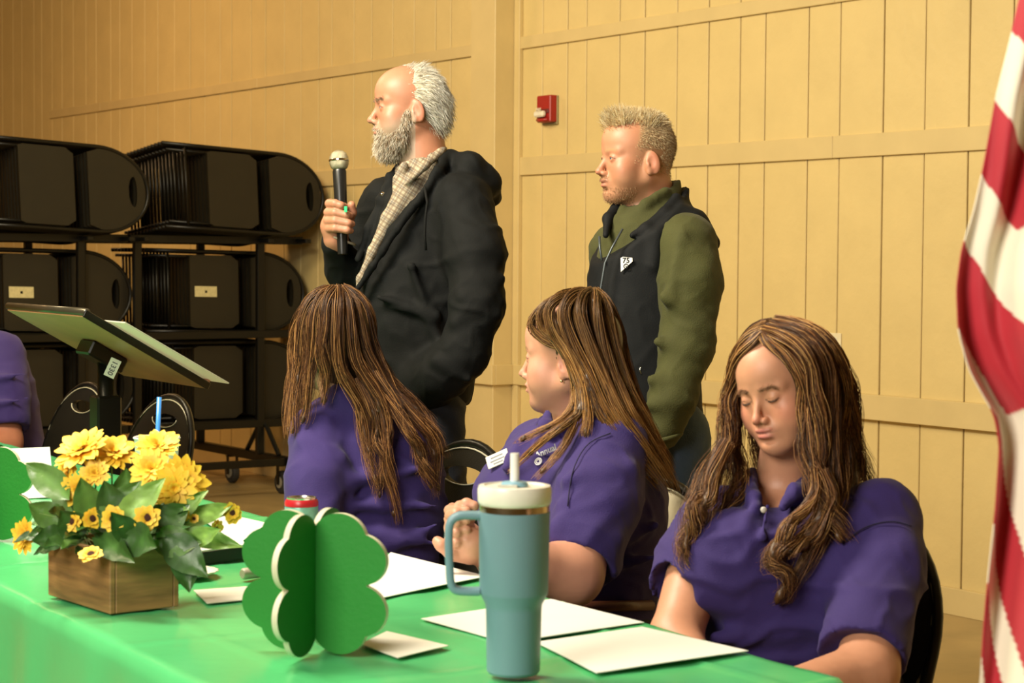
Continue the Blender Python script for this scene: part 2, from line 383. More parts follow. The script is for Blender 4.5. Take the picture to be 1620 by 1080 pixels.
# the rolling rack that carries them
def rack(esh, name, label):
    rt = empty(name, W(5.1, esh+.5, 0), label, 'rack')
    ep, eq = esh+.40, esh+1.16
    for t in (4.84, 5.62):
        for e in (ep, eq): wbox('post', t-.018, t+.018, e-.022, e+.022, .21, 1.44, M_BLK, rt, .003)
    for z in (1.44, .90, .385):
        for t in (4.84, 5.62): wbox('crossbeam', t-.02, t+.02, esh+.13, esh+1.21, z-.02, z+.025, M_BLK, rt, .003)
        for e in (esh+.16, ep, eq): wbox('shelf_rail', 4.70 if z > 1.4 else 4.86, 5.66, e-.018, e+.018, z-.012, z+.012, M_BLK, rt, .003)
    for e in (ep-.03, eq+.02): wbox('base_rail', 4.5, 5.95, e-.025, e+.025, .165, .215, M_BLK, rt, .004)
    for t in (4.55, 5.9): wbox('base_crossbar', t-.02, t+.02, ep-.005, eq+.025, .17, .21, M_BLK, rt, .003)
    MB().tube([W(4.86, ep-.03, .42), W(4.66, ep-.03, .215)], .014, 6).build('brace', M_BLK, rt)
    MB().tube([W(4.86, ep-.03, .42), W(5.06, ep-.03, .215)], .014, 6).build('brace', M_BLK, rt)
    for t in (4.62, 5.25):
        for e in (ep-.03, eq+.02):
            wh = MB(); RC = basis(WN, (0, 0, 1), WD)
            R2 = basis(WD, (0, 0, 1), WN)
            wh.lathe([(.02, -.02), (.058, -.02), (.066, -.012), (.066, .012), (.058, .02), (.02, .02)], W(t, e, .066), 24, R2); c = wh.build('caster', M_RUB, rt, .6)
            MB().lathe([(.012, -.024), (.034, -.024), (.034, .024), (.012, .024)], W(t, e, .066), 16, R2).build('hub', mat('hub_grey', (.3, .27, .2), .4), c)
            b = MB(); b.box(W(t, e-.03, .11), (.03, .004, .11), RW).box(W(t, e+.03, .11), (.03, .004, .11), RW).box(W(t, e, .162), (.05, .064, .006), RW); b.build('fork', M_BLK, c)
    return rt
rack(0, 'chair_rack', 'black rolling chair rack against the wall right behind the bearded man')
rack(1.09, 'chair_rack', 'black rolling chair rack farther left, behind the tilted music stand')
# ------------------------------------------------------------------ open chairs beside the table
def open_chair(c, az, label, panel=None, fm=None, zt=.84, group=None, slot=True):
    """c = floor point under the seat centre, az = facing azimuth"""
    root = empty('folding_chair', (c[0], c[1], 0), label, 'chair', group); pm = panel or M_PAD; fm = fm or M_BLK
    f = Vector((math.cos(az), math.sin(az), 0)); l = Vector((-f.y, f.x, 0)); C0 = Vector((c[0], c[1], 0)); w = .222
    def Q(x, y, z): return C0+l*x+f*y+Vector((0, 0, z))
    lean = .17
    def fb(x, y, h): return Q(x, -.20-lean*(y-.42)/.4*.72-h, y)
    H = zt
    lp = [(-w, .44), (-w, H-.25)]+arcp(0, H-.22, w, .22, PI, 0, 22)+[(w, H-.25), (w, .44)]
    pts = [Q(-w, .17, .02)]+[fb(x, y, 0) for x, y in lp]+[Q(w, .17, .02)]
    MB().tube(pts, .0115, 8).build('frame', fm, root, True)
    mb = MB(); (panel_with_slot(mb, lambda x, y, h: fb(x, y, h-.008), w-.008, H-.31, .30, .016) if slot else mb.plate([((w-.022)*.97, H-.43)]+arcp(0, H-.31+.126, w-.022, .166, 0, PI, 28)+[(-(w-.022)*.97, H-.43)], -.008, .008, fb)); mb.build('backrest', pm, root)
    rim = arcp(0, H-.31+.30*.42, w-.008, .30*.58, PI*.98, PI*.02, 22)
    MB().tube([fb(x, y, -.009) for x, y in rim], .0025, 5).build('edge_bead', mat('bead', (.45, .42, .3), .3), root, True)
    cx, cy = 0, H-.31+.24
    if slot: MB().tube([fb(x, y, -.009) for x, y in arcp(0, cy, w*.38, .028, PI, 2*PI, 12)], .0022, 5).build('slot_bead', MATS['bead'], root, True)
    so = [(-.2, -.17), (-.21, -.1), (-.21, .15), (-.17, .2), (.17, .2), (.21, .15), (.21, -.1), (.2, -.17)]
    mb = MB(); mb.plate(so, .425, .447, lambda x, y, h: Q(x, y, h)); mb.build('seat', pm, root)
    for s in (-1, 1): MB().tube([Q(s*.2, -.30, .012), Q(s*.2, .05, .43)], .010, 8).build('rear_leg', fm, root, True)
    MB().tube([Q(-.2, -.25, .08), Q(.2, -.25, .08)], .007, 6).build('crossbar', fm, root, True)
    MB().tube([Q(-w, .13, .08), Q(w, .13, .08)], .007, 6).build('crossbar', fm, root, True)
    return root
AZ = math.atan2(-TN[1], -TN[0])
def chair_at(u, v, zt, az, label, **k):
    p = ZP(u, v, zt); f = np.array([math.cos(az), math.sin(az), 0]); c = p+f*(.20+.17*(zt-.42)/.8)
    return open_chair((c[0], c[1]), az, label, zt=zt, **k)
chair_at(124, 609, .89, AZ+.1, 'black folding chair left of the music stand post, hand slot showing')
chair_at(254, 628, .89, AZ+.1, 'black folding chair behind the cup with a blue straw')
chair_at(724, 703, .89, AZ+.1, 'black folding chair with wall showing through its hand slot, between the seated women')
chair_at(1030, 764, .85, AZ+.05, 'black-framed folding chair with cream back under the woman with straight hair', panel=M_CRM, slot=False)
chair_at(1357, 816, .86, AZ+.05, 'black folding chair under the woman looking down, at right')
chair_at(-60, 592, .89, AZ+.1, 'black folding chair under the person cut off at the left edge')
# ------------------------------------------------------------------ table and cloth
TZ = .75
tab = empty('folding_table', T(-4.5, 1.41, 0), 'long folding table hidden under the green plastic cloth', 'table')
RT = basis(TD, TN, (0, 0, 1))
M_LAM = mat('laminate', (.55, .5, .42), .5)
for a in (-5.72, -3.29):
    MB().box(T(a, 1.41, TZ-.02), (2.42, .76, .03), RT, .006).build('tabletop', M_LAM, tab)
    for s in (-.95, .95):
        for q in (-.28, .28): MB().tube([T(a+s, 1.41+q, 0.0), T(a+s, 1.41+q, TZ-.035)], .014, 8).build('leg', M_BLK, tab, True)
        MB().tube([T(a+s, 1.13, .12), T(a+s, 1.69, .12)], .01, 8).build('leg_stretcher', M_BLK, tab, True)
def tablecloth():
    t0, t1, n0, n1, ov = -6.98, -2.075, 1.015, 1.80, .52
    tt = np.concatenate([np.linspace(-ov, -.02, 14)+t0, np.linspace(t0, t1, 330), t1+np.linspace(.012, ov, 26)])
    nn = np.concatenate([np.linspace(-ov, -.012, 26)+n0, np.linspace(n0, n1, 60), n1+np.linspace(.012, ov, 26)])
    A, B = np.meshgrid(tt, nn, indexing='ij')
    ca, cb = np.clip(A, t0, t1), np.clip(B, n0, n1); da, db = A-ca, B-cb; D = np.hypot(da, db)
    r = .012; ar = np.minimum(D, r*PI/2)/r
    out = r*np.sin(ar); drop = r*(1-np.cos(ar))+np.maximum(D-r*PI/2, 0)
    ux, uy = da/np.maximum(D, 1e-6), db/np.maximum(D, 1e-6)
    along = np.where(np.abs(db) > np.abs(da), A, B)
    wv = .016*np.sin(along*17+2.2*np.sin(along*4.1))+.008*np.sin(along*39+1)
    out = out+np.clip(drop*2, 0, 1)*(.016+wv)+drop*.05
    top = (D < 1e-6)
    fold = lambda q, per, ph: np.exp(-((((q+ph) % per)-per/2)/.006)**2)
    z = TZ+.0035-drop
    relief = .0026*fold(A, .41, .13)+.0024*fold(B, .27, .05)+.0026*np.sin(A*7+3*np.sin(B*6))*np.sin(B*11+2*np.sin(A*3))+.0007*np.sin(A*31+B*17+2*np.sin(B*23))+.0019
    z = z+np.where(top, relief, 0)
    pos = TD[None, None]*(ca+ux*out)[..., None]+TN[None, None]*(cb+uy*out)[..., None]; pos[..., 2] = z
    na, nb = A.shape; V = pos.reshape(-1, 3); ii = np.arange(na*nb).reshape(na, nb)
    Q = np.stack([ii[:-1, :-1], ii[1:, :-1], ii[1:, 1:], ii[:-1, 1:]], 2).reshape(-1, 4)
    m = mat('green_plastic', (.088, .51, .18), .24, bump=.3, bscale=45, var=.05, vscale=5, bdist=.0015, spec=.8)
    o = npmesh('tablecloth', V, Q, m); return tag(o, 'bright green plastic cloth with fold creases covering the long table', 'tablecloth')
tablecloth()
CZ = TZ+.0105     # where things rest
M_PAPER = mat('white_paper', (.80, .80, .74), .6, var=.02)
M_INK = mat('ink', (.12, .12, .12), .7)
def sheet(name, quad, z, label, cat, m=M_PAPER, lines=0, th=.0012, group=None):
    p = [ZP(u, v, z) for u, v in quad]; c = sum(p)/4
    root = empty(name, c, label, cat, group)
    n = 8; V = []; 
    for h in (0, th):
        for i in range(n+1):
            for j in range(n+1):
                a, b = i/n, j/n; q = (p[0]*(1-a)*(1-b)+p[1]*a*(1-b)+p[2]*a*b+p[3]*(1-a)*b)
                V.append(q+np.array([0, 0, h+.0012*math.sin(a*3)*math.sin(b*2.5)]))
    F = []; o = (n+1)**2
    for i in range(n):
        for j in range(n):
            k = i*(n+1)+j; F += [[o+k, o+k+n+1, o+k+n+2, o+k+1], [k, k+1, k+n+2, k+n+1]]
    for i in range(n):
        for A, B in (((i, 0), (i+1, 0)), ((i+1, n), (i, n)), ((n, i), (n, i+1)), ((0, i+1), (0, i))):
            a = A[0]*(n+1)+A[1]; b = B[0]*(n+1)+B[1]; F.append([a, b, o+b, o+a])
    npmesh('page', V, F, m, root, False)
    for i in range(lines):
        b = .12+.76*i/max(lines, 1); q0 = (p[0]*(1-b)+p[3]*b); q1 = (p[1]*(1-b)+p[2]*b)
        e = random.uniform(.45, .9) if i else .4
        A, B = q0*.92+q1*.08, q0*(1-e)+q1*e
        w = (p[3]-p[0]); w = w/np.linalg.norm(w)*.0012; up = np.array([0, 0, th+.0014])
        npmesh('print_line', [A-w+up, B-w+up, B+w+up, A+w+up], [[0, 1, 2, 3]], M_INK if 0 else mat('faint_ink', (.45, .45, .42), .8), root, False)
    return root
sheet('paper_sheet', [(848, 1016), (1016, 992), (1184, 1030), (944, 1065)], CZ, 'white paper sheet nearest the right end of the table', 'paper')
sheet('paper_sheet', [(666, 979), (872, 948), (1019, 985), (803, 1017)], CZ, 'white paper sheet lying behind the blue tumbler', 'paper', lines=0)
sheet('paper_sheet', [(560, 935), (618, 874), (770, 912), (600, 947)], CZ, 'white paper sheet behind the big clover, in front of the woman with brown waves', 'paper')
sheet('paper_sheet', [(322, 824), (352, 812), (424, 828), (378, 860)], CZ, 'white paper behind the flower planter, beyond the dark folder', 'paper')
M_CARD = mat('cream_card', (.76, .72, .6), .6, var=.03)
sheet('note_card', [(306, 934), (328, 955), (445, 944), (420, 926)], CZ, 'small cream card left of the big clover', 'card', M_CARD)
sheet('note_card', [(570, 1019), (612, 999), (710, 1022), (630, 1041)], CZ, 'small cream card right of the big clover', 'card', M_CARD)
# dark folder with a page on it
p = [ZP(u, v, CZ) for u, v in ((318, 893), (300, 872), (372, 862), (392, 882))]
fo = empty('folder', sum(p)/4, 'dark folder with a white page on top, beside the planter', 'folder')
def slab(q, z0, z1):
    V = [np.array([a[0], a[1], z0]) for a in q]+[np.array([a[0], a[1], z1]) for a in q]
    return V, [[3, 2, 1, 0], [4, 5, 6, 7], [0, 1, 5, 4], [1, 2, 6, 5], [2, 3, 7, 6], [3, 0, 4, 7]]
V, F = slab(p, CZ, CZ+.022); npmesh('cover', V, F, M_BLK, fo, False)
q = [a+(sum(p)/4-a)*.04 for a in p]; V, F = slab(q, CZ+.0225, CZ+.026); npmesh('page', V, F, M_PAPER, fo, False)
# paper plate
pc = ZP(296, 910, CZ); pl = empty('paper_plate', pc, 'white scalloped paper plate behind the planter box', 'plate')
V = []; F = []; nA = 72; pr = [(0, .001), (.036, .001), (.044, .006), (.056, .010), (.0565, .0085), (.045, .0035), (.036, 0), (0, 0)]
for i, (r, z) in enumerate(pr):
    for k in range(nA):
        rr = r*(1+(.03*math.cos(k*PI*2/nA*18) if r > .05 else 0)); V.append(pc+np.array([max(rr, .0002)*math.cos(k*2*PI/nA), max(rr, .0002)*math.sin(k*2*PI/nA), z]))
for i in range(len(pr)-1):
    for k in range(nA): F.append([i*nA+k, i*nA+(k+1) % nA, (i+1)*nA+(k+1) % nA, (i+1)*nA+k])
npmesh('dish', V, F, M_CARD, pl, True)
cr = tag(MB().lathe([(.002, 0), (.018, .001), (.022, .008), (.018, .014), (.004, .017)], pc+np.array([-.012, 0, .0035]), 20).build('cookie', mat('cookie', (.6, .36, .15), .8, bump=.5, bscale=120), None, True), 'tan round cookie lying on the scalloped paper plate', 'cookie')
# small pale marker
p0 = ZP(383, 917, CZ)+np.array([0, 0, .0105]); dd = np.array([.75, .66, 0])
mk = empty('marker', p0-np.array([0, 0, .0105]), 'short pale marker lying left of the big clover', 'marker')
MB().tube([p0, p0+dd*.003, p0+dd*.06], [.008, .0105, .0105], 14).build('barrel', mat('pale_plastic', (.5, .45, .35), .4), mk, .7)
MB().tube([p0+dd*.0605, p0+dd*.075], [.0095, .008], 14).build('cap', mat('grey_plastic', (.35, .32, .27), .4), mk, .7)
# ------------------------------------------------------------------ clover stands
M_GRN = mat('clover_green', (.012, .20, .018), .6, bump=.2, bscale=150, var=.06, vscale=9)
M_EDGE = mat('foam_edge', (.62, .60, .42), .6)
def clover(base, yaw, label, s=1.0):
    root = empty('clover_stand', base, label, 'decoration', 'green clover stands on the table')
    def prof(a):
        a = (a % (PI/2)); best = .066
        for c in (PI*.165, PI/2-PI*.165):
            R, r = .076, .0385; q = R*math.sin(a-c)
            if abs(q) < r: best = max(best, R*math.cos(a-c)+math.sqrt(r*r-q*q))
        return best*s
    H0 = .0954*s
    cut = []
    N = 176
    for i, (ang) in enumerate((yaw, yaw+PI/2)):
        ux = np.array([math.cos(ang), math.sin(ang), 0]); uz = np.array([0, 0, 1.]); un = np.cross(ux, uz); th = .0045
        # each plate is two halves slotted around the shared axis
        for sg in (1, -1):
            pts = [(.0046*sg if i else 0.0, -.062*s)]+[(max(prof(a)*math.cos(a), .0047 if i else .0001)*sg, prof(a)*math.sin(a)) for a in np.linspace(-PI/2+.02, PI/2-.02, N)]+[(.0046*sg if i else 0.0, .062*s)]
            c = np.array(base)+np.array([0, 0, H0])
            mb = MB(); mb.plate(pts, -th, th, lambda x, y, h: c+ux*x*1.05+uz*y*.91+un*h); o = mb.build('leaf_panel', M_GRN, root)
            o.data.materials.append(M_EDGE)
            for f in o.data.polygons:
                if abs(f.normal.dot(Vector(un))) < .5: f.material_index = 1
    return root
cb = ZP(497, 1030, CZ)
clover(cb, math.atan2(-.38, .925), 'green four-lobed clover stand with cream edges at the table centre', 1.09)
clover(ZP(-22, 852, CZ), math.atan2(-.3, .95), 'green clover stand cut off by the left edge of the photo')
# ------------------------------------------------------------------ name card
q0, q1 = ZP(-30, 792, CZ), ZP(86, 786, CZ); ux = (q1-q0); L_ = np.linalg.norm(ux); ux /= L_; nb_ = np.cross(np.array([0, 0, 1.]), ux)
nc = empty('name_card', (q0+q1)/2, 'white folded name card standing behind the left clover', 'card')
for s_, nm in ((0, 'front_panel'), (1, 'rear_panel')):
    a, b = q0+nb_*(.08*s_), q1+nb_*(.08*s_); tp = nb_*.04+np.array([0, 0, .118]); e = nb_*.0012
    a2, b2 = q0+tp, q1+tp; npmesh(nm, [a, b, b2, a2, a+e, b+e, b2+e, a2+e], [[0, 1, 2, 3], [7, 6, 5, 4], [0, 4, 5, 1], [1, 5, 6, 2], [2, 6, 7, 3], [3, 7, 4, 0]], M_PAPER, nc, False)
# ------------------------------------------------------------------ tumbler
tb = ZP(812, 1064, CZ)
tm = empty('tumbler', tb, 'blue-grey handled tumbler with cream lid and white straw at the table front', 'tumbler')
M_TUM = mat('tumbler_blue', (.145, .265, .305), .45, bump=.15, bscale=400, var=.04, bdist=.0005)
M_LID = mat('lid_cream', (.80, .78, .66), .3); M_BRS = mat('steel_warm', (.62, .52, .33), .22, metal=1); M_CLR = mat('straw_white', (.78, .78, .72), .3)
MB().lathe([(.001, .0), (.0345, 0), (.0375, .004), (.0392, .09), (.0400, .098), (.0475, .112), (.0482, .116), (.0500, .228), (.0485, .2285)], tb, 48).build('body', M_TUM, tm, .6)
MB().lathe([(.0478, .2285), (.0492, .229), (.0492, .2375), (.047, .238)], tb, 48).build('steel_rim', M_BRS, tm, .6)
lid = MB().lathe([(.046, .236), (.0500, .239), (.0515, .243), (.0518, .259), (.0502, .2645), (.043, .2655), (.041, .263), (.001, .263)], tb, 48).build('lid', M_LID, tm, .6)
cc = tb+np.array([.0, 0, .2635])
MB().lathe([(.001, 0), (.019, 0), (.019, .003), (.017, .006), (.0075, .0075)], cc, 28).build('straw_gasket', mat('lid_blue', (.22, .42, .52), .35), lid, .6)
MB().box(cc+np.array([-.010, -.024, .002]), (.028, .010, .004), None, .001).build('lid_tab', mat('lid_shade', (.5, .5, .42), .4), lid)
MB().tube([cc+np.array([.0, 0, -.02]), cc+np.array([.0, 0, .046])], .0062, 16).build('straw', M_CLR, tm, .6)
hd_ = np.array([-1, -.05, 0]); hd_ /= np.linalg.norm(hd_)
hp = [(.047, .222), (.062, .2225), (.078, .2215), (.0885, .214), (.0915, .200), (.0915, .175), (.090, .145), (.0885, .128), (.082, .118), (.066, .1155), (.048, .1155)]
mb = MB(); sp_ = smooth_path([tb+hd_*r+np.array([0, 0, z]) for r, z in hp], 44)
prev = None; rings = []
side = np.cross(hd_, [0, 0, 1.])
for i, p_ in enumerate(sp_):
    d = sp_[min(i+1, 43)]-sp_[max(i-1, 0)]; d /= np.linalg.norm(d); nr = np.cross(side, d)
    rings.append([mb.bm.verts.new(Vector(p_+side*(.0125*math.copysign(abs(math.cos(a))**.6, math.cos(a)))+nr*(.0058*math.copysign(abs(math.sin(a))**.6, math.sin(a))))) for a in np.linspace(0, 2*PI, 16, endpoint=False)])
for A, B in zip(rings, rings[1:]):
    for k in range(16): mb.bm.faces.new((A[k], A[(k+1) % 16], B[(k+1) % 16], B[k]))
mb.bm.faces.new(rings[0][::-1]); mb.bm.faces.new(rings[-1]); mb.build('handle', M_TUM, tm, .9)
# ------------------------------------------------------------------ drink can and cup
kb = P(477, 797, 3.78); kb = np.array([kb[0], kb[1], CZ])
kn = empty('drink_can', kb, 'pale green drink can with a red top band behind the big clover', 'can')
MB().lathe([(.001, .004), (.024, .002), (.026, 0), (.031, .010), (.0325, .014), (.0325, .098), (.0318, .1)], kb, 36).build('can_body', mat('can_teal', (.25, .50, .42), .35, metal=.2, var=.2, vscale=50), kn, .6)
MB().lathe([(.0318, .1), (.0328, .1005), (.0328, .108), (.0300, .113), (.0285, .1135)], kb, 36).build('red_band', mat('can_red', (.55, .02, .03), .3), kn, .6)
MB().lathe([(.0285, .1135), (.029, .117), (.027, .117), (.026, .114), (.001, .114)], kb, 36).build('can_lid', mat('alu', (.75, .73, .65), .25, metal=1), kn, .6)
ub = P(248, 690, 4.2); ub = np.array([ub[0], ub[1], CZ]); zt_ = 1.34-(692-407)*4.2/3080-CZ
cu = empty('paper_cup', ub, 'white paper cup with a blue straw behind the sunflowers', 'cup')
MB().lathe([(.001, .0), (.034, 0), (.036, .002), (.048, zt_-.004), (.051, zt_), (.049, zt_+.003), (.0465, zt_), (.034, .01), (.001, .009)], ub, 40).build('cup_wall', mat('cup_white', (.72, .70, .62), .5), cu, .6)
c0 = np.array([ub[0]-.004, ub[1], ub[2]+.05]); c1 = P(252, 628, 4.2)
MB().tube([c0, c1], .0052, 12).build('straw', mat('straw_blue', (.05, .26, .75), .3), cu, True)
# ------------------------------------------------------------------ planter with flowers
A0 = ZP(174, 972, CZ); e1 = ZP(76, 941, CZ)-A0; e2 = ZP(283, 959, CZ)-A0
l1, l2 = np.linalg.norm(e1), np.linalg.norm(e2); e1 /= l1; e2 = np.array([e1[1], -e1[0], 0]); HB = .1015
pt = empty('flower_planter', A0+e1*l1/2+e2*l2/2, 'rustic wooden box of sunflowers and green leaves on the green cloth', 'planter')
M_WD = mat('rustic_wood', (.25, .135, .045), .6, bump=.5, bscale=14, var=.5, vscale=7, stretch=(1, 1, 9), bdist=.002)
RB = basis(e1, -e2, (0, 0, 1)) if np.cross(e1, -e2)[2] > 0 else basis(e1, e2, (0, 0, 1))
def pbox(a0, a1, b0, b1, z0, z1, nm='board', m=M_WD): MB().box(A0+e1*(a0+a1)/2+e2*(b0+b1)/2+np.array([0, 0, (z0+z1)/2]), (a1-a0, b1-b0, z1-z0), RB, .0015).build(nm, m, pt)
w_ = .010
for z0, z1 in ((0, HB),):
    pbox(0, l1, 0, w_, z0, z1); pbox(0, l1, l2-w_, l2, z0, z1); pbox(0, w_, w_+.0005, l2-w_-.0005, z0, z1); pbox(l1-w_, l1, w_+.0005, l2-w_-.0005, z0, z1)
pbox(w_, l1-w_, w_, l2-w_, .002, HB-.02, 'moss', mat('moss', (.03, .05, .012), .9, bump=1, bscale=60))
M_PET = mat('petal', attr=True, rough=.55, var=.06, vscale=30, sss=.0); M_LEAF = mat('leaf', attr=True, rough=.4, var=.15, vscale=30, bump=.2, bscale=90)
M_CEN = mat('flower_centre', (.055, .016, .006), .9, bump=1, bscale=400)
def frame_of(n):
    n = np.array(n, float); n /= np.linalg.norm(n); a = np.cross(n, [0, 0, 1.]); a /= max(np.linalg.norm(a), 1e-6); return a, np.cross(n, a)*-1, n
def flower(c, n, R, layers, npet, cin, cout, rc, seed, wid=.26, cup=.25):
    r = np.random.default_rng(seed); a, b, n = frame_of(n); V = []; F = []; Cc = []
    for L in range(layers):
        rl = R*(1-.26*L); tilt = cup+.38*L; k_ = npet-2*L
        for k in range(k_):
            th = 2*PI*(k+.5*(L % 2))/k_+r.normal()*.06; l = rl*r.uniform(.88, 1.08); w = l*wid*r.uniform(.85, 1.15); tl = tilt+r.normal()*.10
            d = a*math.cos(th)+b*math.sin(th); s_ = -a*math.sin(th)+b*math.cos(th)
            o = len(V)
            for i, (fr, ww) in enumerate(((.12, .35), (.35, .85), (.6, 1.0), (.82, .78), (1.0, .12))):
                curl = .10*math.sin(fr*PI)
                for q in (-1, 0, 1):
                    V.append(c+d*(l*fr*math.cos(tl))+s_*(w*ww*q)+n*(l*fr*math.sin(tl)*(1-.35*fr)+curl*l*.3-(0 if q else .10*w)))
                    f_ = fr**.8; Cc.append(np.array(cin)*(1-f_)+np.array(cout)*f_)
            for i in range(4):
                for q in range(2): F.append([o+i*3+q, o+i*3+q+1, o+(i+1)*3+q+1, o+(i+1)*3+q])
    root = npmesh('sunflower', V, F, M_PET, pt, True, np.array(Cc))
    if rc: MB().lathe([(rc, -.002), (rc, .002), (rc*.8, rc*.35), (rc*.3, rc*.5), (.0002, rc*.45)], c+n*(R*.04), 14, Matrix((a, b, n)).transposed()).build('flower_centre', M_CEN, root, True)
    MB().tube([c-n*.002, c-n*(R*.3), c*.4+np.array(stem0(c))*.6], .0016, 5).build('stem', mat('stem', (.08, .16, .03), .6), root)
    return root
BC = A0+e1*l1/2+e2*l2/2+np.array([0, 0, HB*.9])
def stem0(c):
    q = np.array(c)-BC; q[2] = 0; m_ = np.linalg.norm(q); return BC+q*min(1, .04/max(m_, 1e-6))
YI, YO, OR = (.82, .36, .012), (.95, .66, .05), (.62, .19, .01)
big = [(130, 712, 3.30, (-.3, -.55, .8), .052), (178, 716, 3.33, (.25, -.5, .85), .047), (110, 745, 3.30, (-.7, -.6, .3), .034), (150, 748, 3.27, (0, -.9, .35), .028), (122, 775, 3.26, (-.3, -1, .0), .030),
       (250, 706, 3.36, (.1, -.55, .8), .044), (240, 742, 3.30, (.0, -.9, .5), .040), (288, 762, 3.30, (.45, -.75, .4), .050), (276, 772, 3.27, (.2, -1, .1), .040), (40, 848, 3.30, (-.6, -.78, .1), .032)]
for i, (u, v, D, n, R) in enumerate(big): flower(P(u, v, D), n, R, 4, 17, YI if i not in (3, 4, 9) else OR, YO, 0, 30+i, .20, .2)
small = [(114, 824, 3.19, (-.25, -1, .05), .019), (146, 820, 3.19, (.5, -.8, .1), .019), (179, 820, 3.16, (.05, -1, .1), .022), (233, 819, 3.17, (.2, -1, .25), .024), (367, 811, 3.30, (.6, -.8, .1), .019),
         (341, 836, 3.30, (.85, -.5, -.1), .018), (144, 877, 3.14, (-.1, -.55, .85), .021), (301, 890, 3.20, (.1, -.55, .85), .019), (238, 791, 3.22, (.1, -.7, .7), .014), (292, 815, 3.25, (.1, -.9, .2), .010), (307, 820, 3.25, (.1, -.9, .2), .009)]
for i, (u, v, D, n, R) in enumerate(small): flower(P(u, v, D), n, R, 2 if i < 8 else 1, 10, OR, YO, R*.32, 70+i, .34, .15)
def leaf(c, d, n, L, w, col, droop=.25, nm='leaf'):
    d = np.array(d, float); d /= np.linalg.norm(d); n = np.array(n, float); n -= d*(n@d); n /= np.linalg.norm(n); s_ = np.cross(d, n)
    V = []; Cc = []; N = 9; prof = [.12, .6, .9, 1, .95, .82, .6, .33, .02]
    for i in range(N):
        f = i/(N-1)
        for q in (-1, -.5, 0, .5, 1):
            V.append(c+d*L*f-np.array([0, 0, 1])*droop*L*f*f+s_*w*prof[i]*q+n*(abs(q)*w*.22+.0025*math.sin(f*14+q*3)))
            Cc.append(np.array(col)*(1.0+(.35 if q == 0 else 0)+.15*math.sin(i*2.1+q*4)))
    F = [[i*5+q, i*5+q+1, (i+1)*5+q+1, (i+1)*5+q] for i in range(N-1) for q in range(4)]
    return npmesh(nm, V, F, M_LEAF, pt, True, np.array(Cc))
LG, LD, LL = (.075, .17, .028), (.03, .085, .014), (.20, .36, .07)
def lf(u, v, D, u2, v2, D2, w, col, n=(0, -1, .35), droop=.1): a = P(u, v, D); b = P(u2, v2, D2); leaf(a, b-a, n, np.linalg.norm(b-a), w, col, droop)
for q in [(110, 790, 3.25, 42, 722, 3.3, .026, LG), (100, 830, 3.26, 45, 790, 3.25, .024, LG), (105, 850, 3.24, 50, 850, 3.22, .022, LD), (150, 830, 3.22, 128, 745, 3.2, .026, LG), (190, 840, 3.2, 165, 750, 3.2, .028, LD),
          (185, 835, 3.18, 262, 745, 3.22, .024, LL), (160, 835, 3.19, 225, 750, 3.22, .026, LG), (230, 850, 3.2, 300, 790, 3.24, .03, LD), (240, 860, 3.2, 320, 850, 3.2, .028, LG), (260, 850, 3.2, 330, 905, 3.18, .030, LD),
          (280, 845, 3.24, 385, 855, 3.24, .018, LL), (290, 830, 3.26, 368, 790, 3.3, .018, LL), (300, 860, 3.22, 350, 830, 3.2, .016, LL), (200, 850, 3.17, 250, 860, 3.13, .03, LD), (130, 850, 3.2, 95, 800, 3.18, .026, LD),
          (215, 860, 3.18, 175, 800, 3.14, .022, LD), (250, 840, 3.25, 330, 765, 3.28, .018, LL), (140, 845, 3.25, 75, 745, 3.32, .022, LG), (200, 830, 3.3, 200, 730, 3.3, .03, LG), (230, 830, 3.3, 270, 740, 3.34, .03, LD), (290, 860, 3.2, 300, 930, 3.19, .026, LD),
          (150, 850, 3.2, 215, 880, 3.12, .022, LD), (180, 850, 3.25, 110, 760, 3.3, .03, LD), (230, 850, 3.28, 240, 770, 3.28, .034, LD)]:
    lf(*q)
r_ = np.random.default_rng(5)
for i in range(26):
    a = r_.uniform(0, 2*PI); c = BC+np.array([math.cos(a)*.09, math.sin(a)*.06, r_.uniform(.0, .05)]); leaf(c, (math.cos(a), math.sin(a)-.2, r_.uniform(-.2, .9)), (0, -.6, .8), r_.uniform(.05, .08), r_.uniform(.014, .022), [LG, LD, LD, LL][i % 4], .2)
sp_p = []
for i in range(60):
    a = r_.uniform(0, 2*PI); c = BC+np.array([math.cos(a)*r_.uniform(.09, .14), math.sin(a)*.08, r_.uniform(.0, .07)]); sp_p.append(smooth_path([stem0(c), (c+stem0(c))/2+r_.normal(size=3)*.01, c], 6))
tag(strands('sprigs', sp_p, .0009, M_LEAF, pt, np.tile([.25, .32, .12], (60, 1))), kind='stuff')
# ------------------------------------------------------------------ music stand
hi_c = P(12, 487, 5.95); zh = hi_c[2]
def Mz(u, v, z): return ZP(u, v, z)
A_ = ZP(12, 489, 1.183); B_ = A_+TD*.69; zl = .965
D_ = ZP(195, 592, zl); C_ = D_+TD*.69
nd = (D_-A_); ndl = np.linalg.norm(nd); nd /= ndl; nup = np.cross(TD, nd); nup = nup if nup[2] > 0 else -nup
ms_c = (A_+B_+C_+D_)/4
ms = empty('music_stand', (ms_c[0], ms_c[1], 0), 'black lectern stand with a tilted wide desk seen from below, left side', 'music stand')
M_DESK = mat('desk_underside', (.60, .27, .15), .42, var=.2, vscale=4)
RM = basis(TD, nd, np.cross(TD, nd))
MB().box(ms_c, (.69, ndl, .008), RM, .002).build('desk', M_DESK, ms)
MB().box(ms_c+nup*.008, (.70, ndl+.01, .006), RM, .002).build('desk_top', M_BLK, ms)
MB().tube([A_+nup*.012-TD*.005, B_+nup*.012+TD*.005], .011, 10).build('top_rail', mat('gunmetal', (.09, .08, .055), .28, metal=.6), ms, True)
